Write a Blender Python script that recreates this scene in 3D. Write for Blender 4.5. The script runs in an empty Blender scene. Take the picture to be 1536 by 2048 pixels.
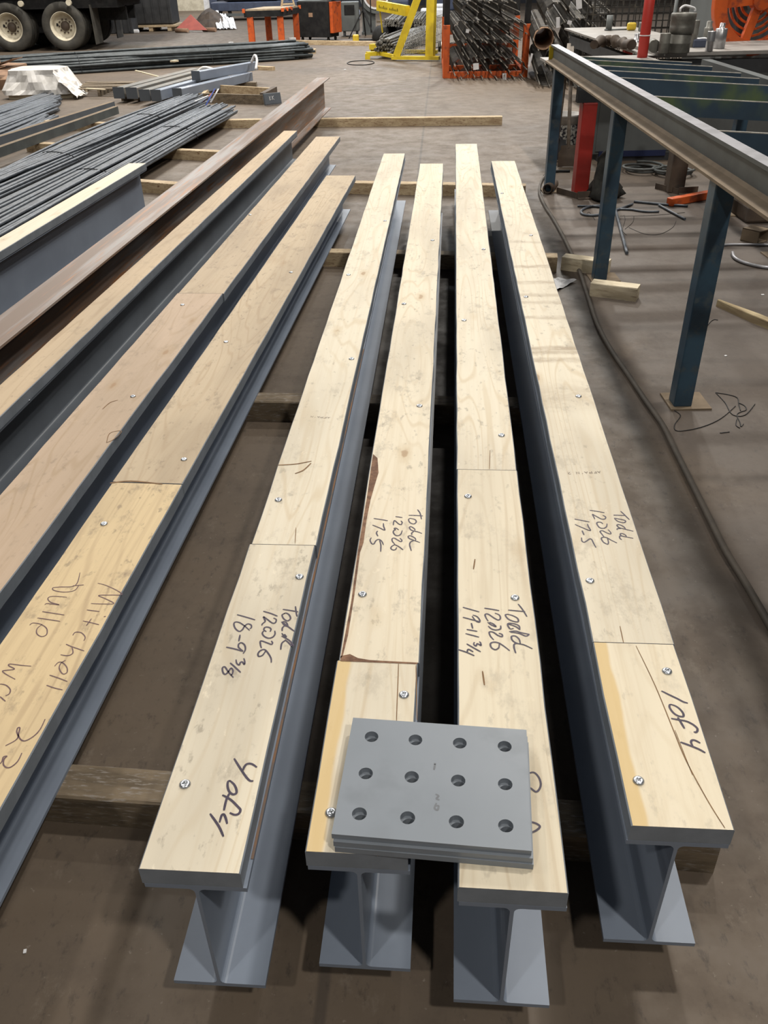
import bpy, bmesh, math, random
from mathutils import Vector, Matrix
S = bpy.context.scene
COL = S.collection
R = math.radians
rnd = random.Random(7)

# ------------------------------------------------------------------ camera
FPX, PITCH, ROLL, CAMH = 1658.6, R(33.473), R(1.303), 1.5807
_cp, _sp, _cr, _sr = math.cos(PITCH), math.sin(PITCH), math.cos(ROLL), math.sin(ROLL)
_X, _V = Vector((1, 0, 0)), Vector((0, _sp, _cp))
FWD = Vector((0, _cp, -_sp)); RGT = _X*_cr - _V*_sr; UPV = _X*_sr + _V*_cr
cam_d = bpy.data.cameras.new('camera'); cam = bpy.data.objects.new('camera', cam_d); COL.objects.link(cam)
cam_d.sensor_fit = 'VERTICAL'; cam_d.sensor_height = 36; cam_d.lens = FPX/2048*36
cam_d.clip_start = .05; cam_d.clip_end = 200
cam.matrix_world = Matrix(((RGT.x, UPV.x, -FWD.x, 0), (RGT.y, UPV.y, -FWD.y, 0), (RGT.z, UPV.z, -FWD.z, CAMH), (0, 0, 0, 1)))
S.camera = cam

def at(px, py, z=0.0):
    """point of the place seen at a photo pixel, on the level z"""
    d = FWD + RGT*((px-768)/FPX) + UPV*((1024-py)/FPX)
    k = (z-CAMH)/d.z
    return Vector((d.x*k, d.y*k, z))
def aty(px, py, y):
    d = FWD + RGT*((px-768)/FPX) + UPV*((1024-py)/FPX)
    k = y/d.y
    return Vector((d.x*k, y, CAMH + d.z*k))

# ------------------------------------------------------------------ light
S.view_settings.view_transform = 'Standard'; S.view_settings.look = 'None'
S.view_settings.gamma = 1; S.view_settings.use_curve_mapping = False
S.view_settings.exposure = 0.0
W = bpy.data.worlds.new('hall'); S.world = W; W.use_nodes = True
W.node_tree.nodes['Background'].inputs[0].default_value = (.86, .93, 1.0, 1)
W.node_tree.nodes['Background'].inputs[1].default_value = .045
def lamp(x, y, z, p, c=(1, .95, .87), size=.42):
    l = bpy.data.lights.new('high_bay_or_fill_lamp', 'AREA'); l.shape = 'DISK'; l.size = size; l.energy = p; l.color = c
    o = bpy.data.objects.new('high_bay_or_fill_lamp', l); COL.objects.link(o); o.location = (x, y, z)
for (x, y, p) in [(2.7, 3.6, 268), (2.7, 9.0, 300), (2.7, 14.5, 540), (2.4, 20, 560), (-4.6, 3.6, 95), (-4.2, 9.0, 240), (-4.2, 14.5, 500), (-4.6, 20, 540),
                  (-10, 14.5, 240), (-10, 21, 260), (8.5, 9, 80), (8.5, 15, 160), (3.0, -2.4, 330), (-3.4, -3.2, 200), (-.6, 25.5, 420)]:
    lamp(x, y, 7.6, p)
for (x, y, p) in [(0, 31, 620), (-6, 33, 300), (6, 29, 300)]:
    lamp(x, y, 7.2, p, (.85, .92, 1.0), 2.0)  # cool area lights standing in for daylight from an unseen far door
lamp(-8.0, 39.5, 6.0, 500, (1, .95, .87), 1.0)  # added unseen fill light, brightens the cream panel on the back wall

# ------------------------------------------------------------------ materials
def _nt(name):
    m = bpy.data.materials.new(name); m.use_nodes = True
    return m, m.node_tree, m.node_tree.nodes['Principled BSDF']
def _noise(nt, co, scale, detail=4, rough=.55, stretch=None, off=(0, 0, 0)):
    L = nt.links
    mp = nt.nodes.new('ShaderNodeMapping'); L.new(co, mp.inputs['Vector'])
    mp.inputs['Scale'].default_value = stretch or (1, 1, 1); mp.inputs['Location'].default_value = off
    n = nt.nodes.new('ShaderNodeTexNoise'); L.new(mp.outputs[0], n.inputs['Vector'])
    n.inputs['Scale'].default_value = scale; n.inputs['Detail'].default_value = detail; n.inputs['Roughness'].default_value = rough
    return n.outputs['Fac']
def _ramp(nt, f, a, b, ca=0, cb=1):
    n = nt.nodes.new('ShaderNodeMapRange'); nt.links.new(f, n.inputs[0]); n.interpolation_type = 'SMOOTHSTEP'
    n.inputs[1].default_value = a; n.inputs[2].default_value = b; n.inputs[3].default_value = ca; n.inputs[4].default_value = cb
    return n.outputs[0]
def _mix(nt, f, a, b, mode='MIX'):
    n = nt.nodes.new('ShaderNodeMix'); n.data_type = 'RGBA'; n.blend_type = mode
    for s, v in ((n.inputs[0], f), (n.inputs[6], a), (n.inputs[7], b)):
        if isinstance(v, (int, float)): s.default_value = v
        elif isinstance(v, tuple): s.default_value = (*v, 1)
        else: nt.links.new(v, s)
    return n.outputs[2]
def _math(nt, op, a, b=0.0):
    n = nt.nodes.new('ShaderNodeMath'); n.operation = op
    for s, v in ((n.inputs[0], a), (n.inputs[1], b)):
        if isinstance(v, (int, float)): s.default_value = v
        else: nt.links.new(v, s)
    return n.outputs[0]
def _co(nt): return nt.nodes.new('ShaderNodeTexCoord').outputs['Object']
def _bump(nt, b, f, st, dist=.01):
    n = nt.nodes.new('ShaderNodeBump'); n.inputs['Strength'].default_value = st; n.inputs['Distance'].default_value = dist
    nt.links.new(f, n.inputs['Height']); nt.links.new(n.outputs[0], b.inputs['Normal'])
MATS = {}
def pbr(name, c1, c2=None, scale=6, rough=.6, metal=0.0, stretch=None, bump=0, lo=.35, hi=.65, c3=None, s3=40, spec=.5):
    if name in MATS: return MATS[name]
    m, nt, b = _nt(name); MATS[name] = m
    b.inputs['Roughness'].default_value = rough; b.inputs['Metallic'].default_value = metal
    b.inputs['Specular IOR Level'].default_value = spec
    c2 = c2 or tuple(v*.75 for v in c1)
    co = _co(nt); n = _noise(nt, co, scale, 5, .6, stretch)
    c = _mix(nt, _ramp(nt, n, lo, hi), c1, c2)
    if c3:
        n3 = _noise(nt, co, s3, 4, .6, stretch, (3, 7, 1)); c = _mix(nt, _ramp(nt, n3, .52, .7), c, c3)
    nt.links.new(c, b.inputs['Base Color'])
    if bump: _bump(nt, b, n, bump)
    return m

def wood(name, base, grain, dirt, seed, dirt_amt=.5, bands=(), yellow=None, knot=(.30, .17, .08)):
    m, nt, b = _nt(name); L = nt.links
    b.inputs['Roughness'].default_value = .62; b.inputs['Specular IOR Level'].default_value = .3
    co = _co(nt); o = (seed*3.7, seed*5.1, seed)
    g = _noise(nt, co, 1, 5, .65, (60, 1.6, 30), o)
    c = _mix(nt, _ramp(nt, g, .42, .78, 0, .42), base, grain)
    # cathedral figure: contour lines of a slow noise stretched along the plank
    f0 = _noise(nt, co, 1, 1.5, .45, (6.5, .55, 3), (o[2], o[1], 4))
    pp = _math(nt, 'PINGPONG', _math(nt, 'MULTIPLY', f0, 17), .5)
    c = _mix(nt, _math(nt, 'MULTIPLY', _ramp(nt, pp, .17, .02, 0, .5), _ramp(nt, _noise(nt, co, 1, 3, .5, (5, 1.5, 3), (o[1], 2, o[2])), .35, .6, .15, 1)), c, grain)
    # big tonal drift and grubby smudges
    t = _noise(nt, co, 1, 3, .5, (5, 1.1, 5), (o[1], o[0], 2))
    c = _mix(nt, _ramp(nt, t, .4, .72, 0, .6*dirt_amt), c, dirt)
    s = _noise(nt, co, 1, 7, .75, (13, 7, 8), (o[2]*2, o[0], 5)); s2 = _noise(nt, co, 1, 4, .6, (45, 22, 10), (o[0], o[2], 1))
    c = _mix(nt, _ramp(nt, s, .53, .68, 0, .8*dirt_amt), c, dirt)
    c = _mix(nt, _ramp(nt, s2, .60, .72, 0, .7*dirt_amt), c, tuple(v*.75 for v in dirt))
    c = _mix(nt, _ramp(nt, s2, .36, .26, 0, .4*dirt_amt), c, tuple(min(.85, v*1.22) for v in base))
    # knots
    mp2 = nt.nodes.new('ShaderNodeMapping'); L.new(co, mp2.inputs[0]); mp2.inputs['Scale'].default_value = (7, 2.6, .01); mp2.inputs['Location'].default_value = (o[0], o[1], 0)
    v = nt.nodes.new('ShaderNodeTexVoronoi'); L.new(mp2.outputs[0], v.inputs['Vector']); v.inputs['Scale'].default_value = 1.0
    kd = _math(nt, 'ADD', v.outputs['Distance'], _math(nt, 'MULTIPLY', _noise(nt, co, 35, 3), .1))
    sep = nt.nodes.new('ShaderNodeSeparateColor'); L.new(v.outputs['Color'], sep.inputs[0])
    pick = _math(nt, 'GREATER_THAN', sep.outputs[0], .5)
    c = _mix(nt, _math(nt, 'MULTIPLY', _ramp(nt, kd, .26, .10, 0, .6), pick), c, grain)
    c = _mix(nt, _math(nt, 'MULTIPLY', _ramp(nt, kd, .135, .095, 0, .6), pick), c, knot)
    sx = nt.nodes.new('ShaderNodeSeparateXYZ'); L.new(co, sx.inputs[0])
    if bands:
        tot = None
        wob = _math(nt, 'MULTIPLY', _math(nt, 'SUBTRACT', _noise(nt, co, 9, 3), .5), .05)
        yy = _math(nt, 'ADD', sx.outputs['Y'], wob)
        for (by, hw, a) in bands:
            f = _ramp(nt, _math(nt, 'ABSOLUTE', _math(nt, 'SUBTRACT', yy, by)), hw*1.5, hw*.2, 0, a)
            tot = f if tot is None else _math(nt, 'MAXIMUM', tot, f)
        br = _ramp(nt, _noise(nt, co, 1, 4, .6, (18, 30, 1)), .3, .6, .35, 1)
        c = _mix(nt, _math(nt, 'MULTIPLY', tot, br), c, (.32, .245, .165))
    if yellow:
        x0, x1 = yellow
        xx = _math(nt, 'ADD', sx.outputs['X'], _math(nt, 'MULTIPLY', _math(nt, 'SUBTRACT', _noise(nt, co, 6, 2), .5), .02))
        f = _ramp(nt, xx, x1+.004, x1-.004, 0, .8)
        c = _mix(nt, f, c, (.60, .43, .19))
    L.new(c, b.inputs['Base Color'])
    _bump(nt, b, g, .12, .004)
    return m

PALE = ((.69, .625, .50), (.54, .43, .28), (.40, .35, .275))
TAN = ((.47, .37, .255), (.37, .26, .155), (.27, .205, .14))
paint = pbr('grey_primer', (.20, .235, .295), (.175, .205, .26), 3, .42, spec=.45)
paint_side = pbr('grey_overspray', (.20, .222, .255), (.165, .185, .21), 12, .55)
paint_dk = pbr('dark_steel_paint', (.10, .115, .135), (.085, .097, .115), 4, .5)
rust = pbr('mill_rust', (.15, .095, .065), (.25, .225, .215), 1, .5, .1, (15, .7, 12), .1, .42, .62, (.30, .13, .05), 4, .6)
ink = pbr('marker_ink', (.022, .014, .035), (.04, .025, .055), 30, .5)
pencil = pbr('crayon', (.11, .06, .07), (.15, .09, .09), 60, .7)
zinc = pbr('zinc', (.62, .65, .70), (.5, .53, .58), 60, .3, .9)
crackm = pbr('crack_brown', (.16, .085, .035), (.22, .12, .05), 30, .8)
bark = pbr('bark', (.24, .13, .075), (.12, .06, .035), 40, .85, bump=.4)
dun = pbr('dunnage_wood', (.54, .43, .275), (.34, .245, .145), 1, .75, 0, (6, 30, 30), .2, .35, .7, (.20, .11, .06), 5)
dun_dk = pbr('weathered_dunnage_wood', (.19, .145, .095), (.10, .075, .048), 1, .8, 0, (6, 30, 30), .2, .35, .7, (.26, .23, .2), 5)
pale_block = pbr('pale_offcut', (.66, .58, .43), (.5, .42, .29), 1, .7, 0, (5, 25, 25), .15, .35, .65, (.30, .235, .16), 2.2)
reb = pbr('rebar_steel', (.115, .132, .158), (.07, .08, .095), 14, .45, .25)
reb_dk = pbr('dark_rebar_steel', (.055, .066, .072), (.03, .036, .04), 8, .5, .2)
wire = pbr('black_wire', (.02, .02, .022), None, 20, .5, .4)
blue = pbr('blue_green_enamel', (.036, .078, .118), (.024, .048, .075), 5, .42, c3=(.06, .08, .09), s3=14)
blue2 = pbr('blue_enamel_bar', (.036, .066, .10), (.026, .046, .07), 2.5, .45, c3=(.09, .13, .06), s3=2.2)
tgrey = pbr('table_grey_steel', (.085, .098, .10), (.06, .068, .07), 4, .5)
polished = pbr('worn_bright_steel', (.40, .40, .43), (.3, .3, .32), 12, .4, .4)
dusty = pbr('dusty_ledge', (.20, .15, .10), (.155, .115, .075), 9, .85)
edge_mat = pbr('bright_edge', (.45, .43, .38), (.3, .28, .25), 20, .5)
orange = pbr('orange_paint', (.58, .10, .015), (.46, .075, .012), 6, .5, c3=(.25, .05, .02), s3=9)
red = pbr('red_paint', (.36, .022, .015), (.27, .018, .012), 5, .5)
redbright = pbr('red_post_paint', (.46, .03, .022), (.38, .03, .02), 5, .45)
yellow = pbr('yellow_paint', (.62, .47, .02), (.5, .37, .02), 5, .5)
black = pbr('black_paint', (.010, .010, .011), (.02, .02, .02), 6, .75, spec=.2)
rubber = pbr('tyre_rubber', (.03, .028, .024), (.05, .046, .038), 6, .8)
cream = pbr('cream_paint', (.62, .57, .45), (.48, .43, .33), 7, .5)
white = pbr('white_film', (.72, .70, .68), (.55, .53, .5), 8, .35)
paper = pbr('white_paper', (.75, .75, .76), (.6, .6, .62), 8, .7)
dgrey = pbr('dark_grey_paint', (.036, .037, .04), (.024, .025, .028), 5, .65)
mgrey = pbr('machine_grey', (.105, .115, .115), (.085, .092, .092), 3, .5)
steelplate = pbr('bench_plate', (.33, .31, .29), (.25, .235, .22), 4, .5, .1)
die = pbr('die_steel', (.17, .165, .145), (.11, .105, .092), 10, .45, .3)
bright = pbr('turned_steel', (.45, .45, .46), (.3, .3, .31), 10, .3, .8)
brown = pbr('brown_rusty_steel', (.085, .06, .042), (.055, .04, .03), 7, .7)
cloth = pbr('black_cloth', (.012, .012, .011), (.025, .024, .02), 12, .95)
hose_m = pbr('dusty_hose_rubber', (.085, .07, .055), (.06, .05, .04), 9, .7)
card = pbr('cardboard', (.30, .19, .12), (.22, .13, .085), 5, .85)
bluebox = pbr('blue_grey_paint', (.06, .075, .12), (.045, .055, .09), 5, .5)
brickred = pbr('faded_red_sheet', (.40, .095, .07), (.33, .08, .06), 5, .7)
greenink = pbr('yellow_plastic', (.60, .42, .03), None, 8, .4)

# floor
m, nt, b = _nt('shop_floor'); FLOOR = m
co = _co(nt)
n1 = _noise(nt, co, .55, 5, .6); n2 = _noise(nt, co, 5, 6, .68, None, (4, 2, 0)); n3 = _noise(nt, co, 26, 4, .7, (1.6, .8, 1), (1, 9, 0))
c = _mix(nt, _ramp(nt, n1, .35, .68), (.130, .098, .070), (.092, .070, .052))
c = _mix(nt, _ramp(nt, n2, .45, .72, 0, .55), c, (.070, .052, .039))
c = _mix(nt, _ramp(nt, n3, .54, .72, 0, .6), c, (.042, .033, .027))
n5 = _noise(nt, co, 60, 3, .6, None, (2, 3, 0))
c = _mix(nt, _ramp(nt, n5, .66, .74, 0, .5), c, (.25, .215, .18))
n6 = _noise(nt, co, 7, 7, .75, (1.5, 1, 1), (6, 2, 0))
c = _mix(nt, _ramp(nt, n6, .57, .70, 0, .4), c, (.20, .165, .13))
sx = nt.nodes.new('ShaderNodeSeparateXYZ'); nt.links.new(co, sx.inputs[0])
# darker, greyer zone of the slab round the work table, edge broken by noise
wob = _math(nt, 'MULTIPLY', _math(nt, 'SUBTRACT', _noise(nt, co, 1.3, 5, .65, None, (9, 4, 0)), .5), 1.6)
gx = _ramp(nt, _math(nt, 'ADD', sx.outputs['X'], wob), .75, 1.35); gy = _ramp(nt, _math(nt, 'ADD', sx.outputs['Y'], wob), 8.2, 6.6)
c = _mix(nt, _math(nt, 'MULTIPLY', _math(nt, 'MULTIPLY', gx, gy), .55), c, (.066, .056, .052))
# saw-cut joints of the slab
def joint(axis, v, slope):
    o_ = 'X' if axis == 'X' else 'Y'; q = 'Y' if axis == 'X' else 'X'
    d = _math(nt, 'SUBTRACT', sx.outputs[o_], _math(nt, 'ADD', v, _math(nt, 'MULTIPLY', sx.outputs[q], slope)))
    return _ramp(nt, _math(nt, 'ABSOLUTE', d), .016, .006, 0, .6)
jj = _math(nt, 'MAXIMUM', joint('X', -.19, .072), joint('Y', 17.0, -.07))
c = _mix(nt, jj, c, (.045, .036, .03))
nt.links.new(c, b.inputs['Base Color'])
nt.links.new(_ramp(nt, n2, .3, .7, .5, .72), b.inputs['Roughness']); b.inputs['Specular IOR Level'].default_value = .45
_bump(nt, b, n2, .05, .01)

# ------------------------------------------------------------------ object helpers
MW = {}
def _setp(o, label=None, cat=None, group=None, kind=None):
    for k, v in (('label', label), ('category', cat), ('group', group), ('kind', kind)):
        if v: o[k] = v
    return o
def thing(name, label, cat, loc=(0, 0, 0), rotz=0.0, group=None, rot=None):
    o = bpy.data.objects.new(name, None); COL.objects.link(o)
    o.empty_display_size = .1
    o.location = loc; o.rotation_euler = rot or (0, 0, rotz)
    MW[o.name] = Matrix.Translation(Vector(loc)) @ (Matrix.Rotation(rotz, 4, 'Z') if rot is None else __import__('mathutils').Euler(rot).to_matrix().to_4x4())
    return _setp(o, label, cat, group)

class MB:
    def __init__(self): self.bm = bmesh.new(); self.mi = 0
    def _add(self, vs, fs, M=None):
        if M is not None: vs = [M @ Vector(v) for v in vs]
        bv = [self.bm.verts.new(v) for v in vs]
        for f in fs:
            try:
                fc = self.bm.faces.new([bv[i] for i in f]); fc.material_index = self.mi
            except ValueError: pass
        return self
    def box(self, c, s, M=None, bev=0):
        x, y, z = (v/2 for v in s); cx, cy, cz = c
        if bev <= 0:
            vs = [(cx+a*x, cy+b_*y, cz+d*z) for a in (-1, 1) for b_ in (-1, 1) for d in (-1, 1)]
            return self._add(vs, [(0, 1, 3, 2), (4, 6, 7, 5), (0, 4, 5, 1), (2, 3, 7, 6), (0, 2, 6, 4), (1, 5, 7, 3)], M)
        t = bmesh.new(); bmesh.ops.create_cube(t, size=1)
        for v in t.verts: v.co = Vector((v.co.x*s[0], v.co.y*s[1], v.co.z*s[2]))
        bmesh.ops.bevel(t, geom=t.edges[:], offset=bev, segments=2, affect='EDGES', profile=.5)
        t.verts.index_update()
        vs = [v.co + Vector(c) for v in t.verts]; fs = [[v.index for v in f.verts] for f in t.faces]; t.free()
        return self._add(vs, fs, M)
    def bar(self, p, q, w, h, up=(0, 0, 1), bev=0):
        p, q = Vector(p), Vector(q); d = q-p; L = d.length; d.normalize()
        u = Vector(up); s = d.cross(u)
        if s.length < 1e-4: u = Vector((0, 1, 0)); s = d.cross(u)
        s.normalize(); u = s.cross(d)
        M = Matrix(((s.x, d.x, u.x, (p.x+q.x)/2), (s.y, d.y, u.y, (p.y+q.y)/2), (s.z, d.z, u.z, (p.z+q.z)/2), (0, 0, 0, 1)))
        return self.box((0, 0, 0), (w, L, h), M, bev)
    def prism(self, prof, y0, y1, M=None):
        """profile in x,z extruded along y"""
        n = len(prof)
        vs = [(x, y0, z) for x, z in prof] + [(x, y1, z) for x, z in prof]
        fs = [(i, (i+1) % n, n+(i+1) % n, n+i) for i in range(n)] + [tuple(range(n))[::-1], tuple(range(n, 2*n))]
        return self._add(vs, fs, M)
    def tube(self, pts, r, n=8, closed=False, cap=True, rr=None):
        pts = [Vector(p) for p in pts]; N = len(pts); rings = []; prev = None
        for i, p in enumerate(pts):
            a = pts[(i-1) % N] if (closed or i > 0) else p; c_ = pts[(i+1) % N] if (closed or i < N-1) else p
            d = (c_-a)
            if d.length < 1e-9: d = Vector((0, 0, 1))
            d.normalize()
            if prev is None:
                s = d.orthogonal().normalized()
            else:
                s = prev - d*prev.dot(d)
                s = s.normalized() if s.length > 1e-6 else d.orthogonal().normalized()
            prev = s; u = d.cross(s); ra = rr[i] if rr else r
            rings.append([p + (s*math.cos(k*2*math.pi/n) + u*math.sin(k*2*math.pi/n))*ra for k in range(n)])
        vs = [v for g in rings for v in g]; fs = []
        for i in range(N if closed else N-1):
            j = (i+1) % N
            fs += [(i*n+k, i*n+(k+1) % n, j*n+(k+1) % n, j*n+k) for k in range(n)]
        if cap and not closed: fs += [tuple(range(n))[::-1], tuple(range((N-1)*n, N*n))]
        return self._add(vs, fs)
    def lathe(self, prof, M=None, n=20, closed_prof=False):
        """profile (r, z) about z"""
        vs = []; N = len(prof)
        for k in range(n):
            a = 2*math.pi*k/n
            vs += [(r*math.cos(a), r*math.sin(a), z) for r, z in prof]
        fs = []
        for k in range(n):
            k2 = (k+1) % n
            for i in range(N if closed_prof else N-1):
                j = (i+1) % N
                fs.append((k*N+i, k2*N+i, k2*N+j, k*N+j))
        if not closed_prof:
            if prof[0][0] > 1e-6: fs.append(tuple(k*N for k in range(n))[::-1])
            if prof[-1][0] > 1e-6: fs.append(tuple(k*N+N-1 for k in range(n)))
        return self._add(vs, fs, M)
    def build(self, name, mats, parent=None, world=True, smooth=False, **kw):
        me = bpy.data.meshes.new(name)
        bmesh.ops.remove_doubles(self.bm, verts=self.bm.verts[:], dist=1e-6)
        bmesh.ops.recalc_face_normals(self.bm, faces=self.bm.faces[:])
        if parent is not None and world: self.bm.transform(MW[parent.name].inverted())
        self.bm.to_mesh(me); self.bm.free()
        o = bpy.data.objects.new(name, me); COL.objects.link(o)
        for mm in (mats if isinstance(mats, (list, tuple)) else [mats]): me.materials.append(mm)
        if smooth:
            for p in me.polygons: p.use_smooth = len(p.vertices) <= 4
        if parent is not None:
            o.parent = parent; MW[o.name] = MW[parent.name]
        else: MW[o.name] = Matrix.Identity(4)
        return _setp(o, **kw)
def single(mb, name, mats, base, label, cat, group=None, smooth=False, kind=None):
    """a thing that is one mesh; its origin sits at its base"""
    mb.bm.transform(Matrix.Translation(-Vector(base)))
    o = mb.build(name, mats, None, smooth=smooth, label=label, cat=cat, group=group, kind=kind)
    o.location = base; MW[o.name] = Matrix.Translation(Vector(base))
    return o
def spline(pts, n=6, closed=False):
    pts = [Vector(p) for p in pts]; out = []; N = len(pts)
    if N < 3: return [pts[0].lerp(pts[-1], i/n) for i in range(n+1)]
    for i in range(N if closed else N-1):
        g = (lambda k: pts[k % N]) if closed else (lambda k: pts[min(max(k, 0), N-1)])
        p0, p1, p2, p3 = g(i-1), g(i), g(i+1), g(i+2)
        for k in range(n):
            t = k/n
            out.append(.5*((2*p1) + (p2-p0)*t + (2*p0-5*p1+4*p2-p3)*t*t + (3*p1-p0-3*p2+p3)*t**3))
    if not closed: out.append(pts[-1])
    return out
def ribbon(mb, pts, w, taper=True):
    """flat stroke on a level surface"""
    n = len(pts); L = []; Rr = []
    for i, p in enumerate(pts):
        d = (pts[min(i+1, n-1)]-pts[max(i-1, 0)])
        if d.length < 1e-9: d = Vector((1, 0, 0))
        d.normalize(); s = Vector((-d.y, d.x, 0))
        t = i/(n-1); k = 1-(.35*abs(2*t-1)**4 if taper else 0)
        L.append(p+s*w*k/2); Rr.append(p-s*w*k/2)
    mb._add(L+Rr, [(i, i+1, n+i+1, n+i) for i in range(n-1)])
def writing(name, parent, mat, z, x0, y0, sc, strokes, w, label):
    mb = MB()
    for i, st in enumerate(strokes):
        pts = spline([at(x0+a/sc, y0+b_/sc, z+.0006+.00003*(i % 5)) for a, b_ in st], 6)
        ribbon(mb, pts, w)
    return mb.build(name, mat, parent, label=label)

# ------------------------------------------------------------------ the setting
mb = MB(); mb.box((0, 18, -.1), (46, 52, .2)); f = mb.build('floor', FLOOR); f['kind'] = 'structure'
wallm = pbr('far_wall_cladding', (.02, .022, .03), (.012, .013, .018), 1.5, .7, 0, (1, 1, .2))
mb = MB(); mb.box((0, 43.1, 3.5), (46, .2, 7)); o = mb.build('wall_back', wallm); o['kind'] = 'structure'
def on_wall(x0, x1, h, mt, nm, dep):
    a, b_ = aty(x0, 10, 42.9).x, aty(x1, 10, 42.9).x
    mb = MB(); mb.box(((a+b_)/2, 42.99-dep/2, h/2), (b_-a, dep, h)); o = mb.build(nm, mt); o['kind'] = 'structure'
on_wall(352, 409, 3.0, cream, 'trim_1', .06); on_wall(408, 421, 3.4, paper, 'trim_2', .12); on_wall(421, 436, 4, bluebox, 'trim_3', .3)

# ------------------------------------------------------------------ beams
DUN = .089
def ibeam_profile(bf, d, tf, tw, r=.010):
    h = [(-bf/2, 0), (bf/2, 0), (bf/2, tf)]
    def fil(cx, cz, a0, a1): return [(cx+r*math.cos(a0+(a1-a0)*k/4), cz+r*math.sin(a0+(a1-a0)*k/4)) for k in range(5)]
    pr = h + fil(tw/2+r, tf+r, -math.pi/2, -math.pi) + fil(tw/2+r, d-tf-r, math.pi, math.pi/2) + [(bf/2, d-tf), (bf/2, d), (-bf/2, d), (-bf/2, d-tf)]
    pr += fil(-tw/2-r, d-tf-r, math.pi/2, 0) + fil(-tw/2-r, tf+r, 0, -math.pi/2) + [(-bf/2, tf)]
    return pr
def screw(parent, x, y, z, r=.0096):
    mb = MB(); M = Matrix.Translation((x, y, z))
    mb.lathe([(r*1.02, 0), (r, r*.22), (r*.7, r*.42), (r*.32, r*.5), (r*.30, r*.22), (.0001, r*.2)], M, 14)
    for a in (0, math.pi/2):
        mb.box((0, 0, r*.44), (r*.95, r*.2, r*.16), M @ Matrix.Rotation(a+.5, 4, 'Z'))
    return mb.build('screw', zinc, parent, world=False, smooth=True)
def nailer_beam(name, label, xy, th, L, top, d, bf, tf, tw, ww, boards, mats, screws, group, steel=None, wood_t=.038, dx=0.0, joint_gap=.002):
    base = top-d-(wood_t if boards else 0)
    t = thing(name, label, 'girder', (xy[0], xy[1], base), -th, group)
    mb = MB(); mb.prism(ibeam_profile(bf, d, tf, tw), 0, L); mb.build('steel_beam', steel or paint, t, world=False)
    ys = [0] + list(boards or []) + [L]
    if boards is not None:
        for i in range(len(ys)-1):
            mb = MB(); y0, y1 = ys[i] + (joint_gap if i else 0), ys[i+1]
            off = dx + (rnd.uniform(-.003, .003) if len(ys) > 2 else 0); w = ww
            # plank: subdivided along its length, slightly rough long edges, painted sides
            n = max(2, int((y1-y0)/.12)); zt = d+wood_t; z0 = d+.0006; ch = .0022
            rows = []
            for k in range(n+1):
                y = y0+(y1-y0)*k/n
                jl, jr = (rnd.uniform(-.0012, .0012) for _ in range(2))
                xl, xr = off-w/2+jl, off+w/2+jr
                rows.append([(xl, y, z0), (xr, y, z0), (xr, y, zt-ch), (xr-ch, y, zt), (xl+ch, y, zt), (xl, y, zt-ch)])
            vs = [v for r_ in rows for v in r_]
            top_f, oth = [], []
            for k in range(n):
                for j in range(6):
                    j2 = (j+1) % 6
                    f_ = (k*6+j, k*6+j2, (k+1)*6+j2, (k+1)*6+j)
                    (top_f if j == 3 else oth).append(f_)
            bv = [mb.bm.verts.new(v) for v in vs]
            for f_ in top_f: mb.bm.faces.new([bv[q] for q in f_]).material_index = 0
            for f_ in oth: mb.bm.faces.new([bv[q] for q in f_]).material_index = 1
            mb.bm.faces.new(bv[:6]).material_index = 1; mb.bm.faces.new(bv[-6:][::-1]).material_index = 1
            mb.build('nailer_board', [mats[i % len(mats)], paint_side], t, world=False)
    inv = MW[t.name].inverted()
    for px, py in screws:
        p = inv @ at(px, py, top); screw(t, p.x, p.y, p.z)
    return t
def local_y(t_xy, th, px, py, z):
    p = at(px, py, z); d = Vector((math.sin(th), math.cos(th), 0)); return (p-Vector((*t_xy, z))).dot(d)

TOP = .427
GRP4 = 'pale topped steel beams with nailer boards'
ft = .3048
def jy(xy, th, *pix): return [local_y(xy, R(th), px, py, TOP) for px, py in pix]
A_, B_, C_, D_ = (-.3069, .7598), (-.0528, .7830), (.1813, .7167), (.4617, .8163)
wA = [wood('pale_plank_a', *PALE, 1.3, 1.0), wood('pale_plank_b', *PALE, 2.9, .65)]
wB = [wood('pale_plank_c', *PALE, 4.2, .5, yellow=(-.09, -.055)), wood('pale_plank_d', (.70, .625, .49), *PALE[1:], 5.6, .85)]
wC = [wood('pale_plank_e', (.69, .615, .475), (.50, .40, .27), PALE[2], 7.7, .5), wood('pale_plank_f', *PALE, 8.1, .85)]
dband = [(y_, .022, a_) for y_, a_ in zip(jy(D_, 4.465, (1110, 697), (1085, 635), (1075, 605), (1070, 590), (1058, 565), (1050, 533), (1030, 484), (1120, 720)), (.75, .6, .45, .45, .6, .7, .4, .6))]
dband += [(jy(D_, 4.465, (1140, 790))[0], .10, .35), (jy(D_, 4.465, (1110, 705))[0], .02, .6)]
wD = [wood('pale_plank_g', (.71, .63, .485), PALE[1], PALE[2], 9.4, .4, yellow=(-.09, -.052)), wood('pale_plank_h', *PALE, 11.2, .7, bands=dband)]
tA = nailer_beam('nailer_girder', 'steel beam with pale board reading 4 of 4, left of the drilled plates', A_, R(4.421), (18+9.375/12)*ft, TOP, .300, .1625, .0097, .0062, .158, jy(A_, 4.421, (570, 1090)), wA,
    [(599, 1154), (370, 1569), (557, 1000), (703, 718), (697, 550), (770, 442)], GRP4, dx=-.003)
tB = nailer_beam('nailer_girder', 'steel beam under the left half of the drilled plates, board split along its left edge', B_, R(4.696), (17+5/12)*ft, TOP, .300, .1625, .0097, .0062, .161, jy(B_, 4.696, (760, 1324)), wB,
    [(808, 1390), (662, 1626), (725, 1189), (839, 812), (808, 608), (865, 481)], GRP4)
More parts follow.
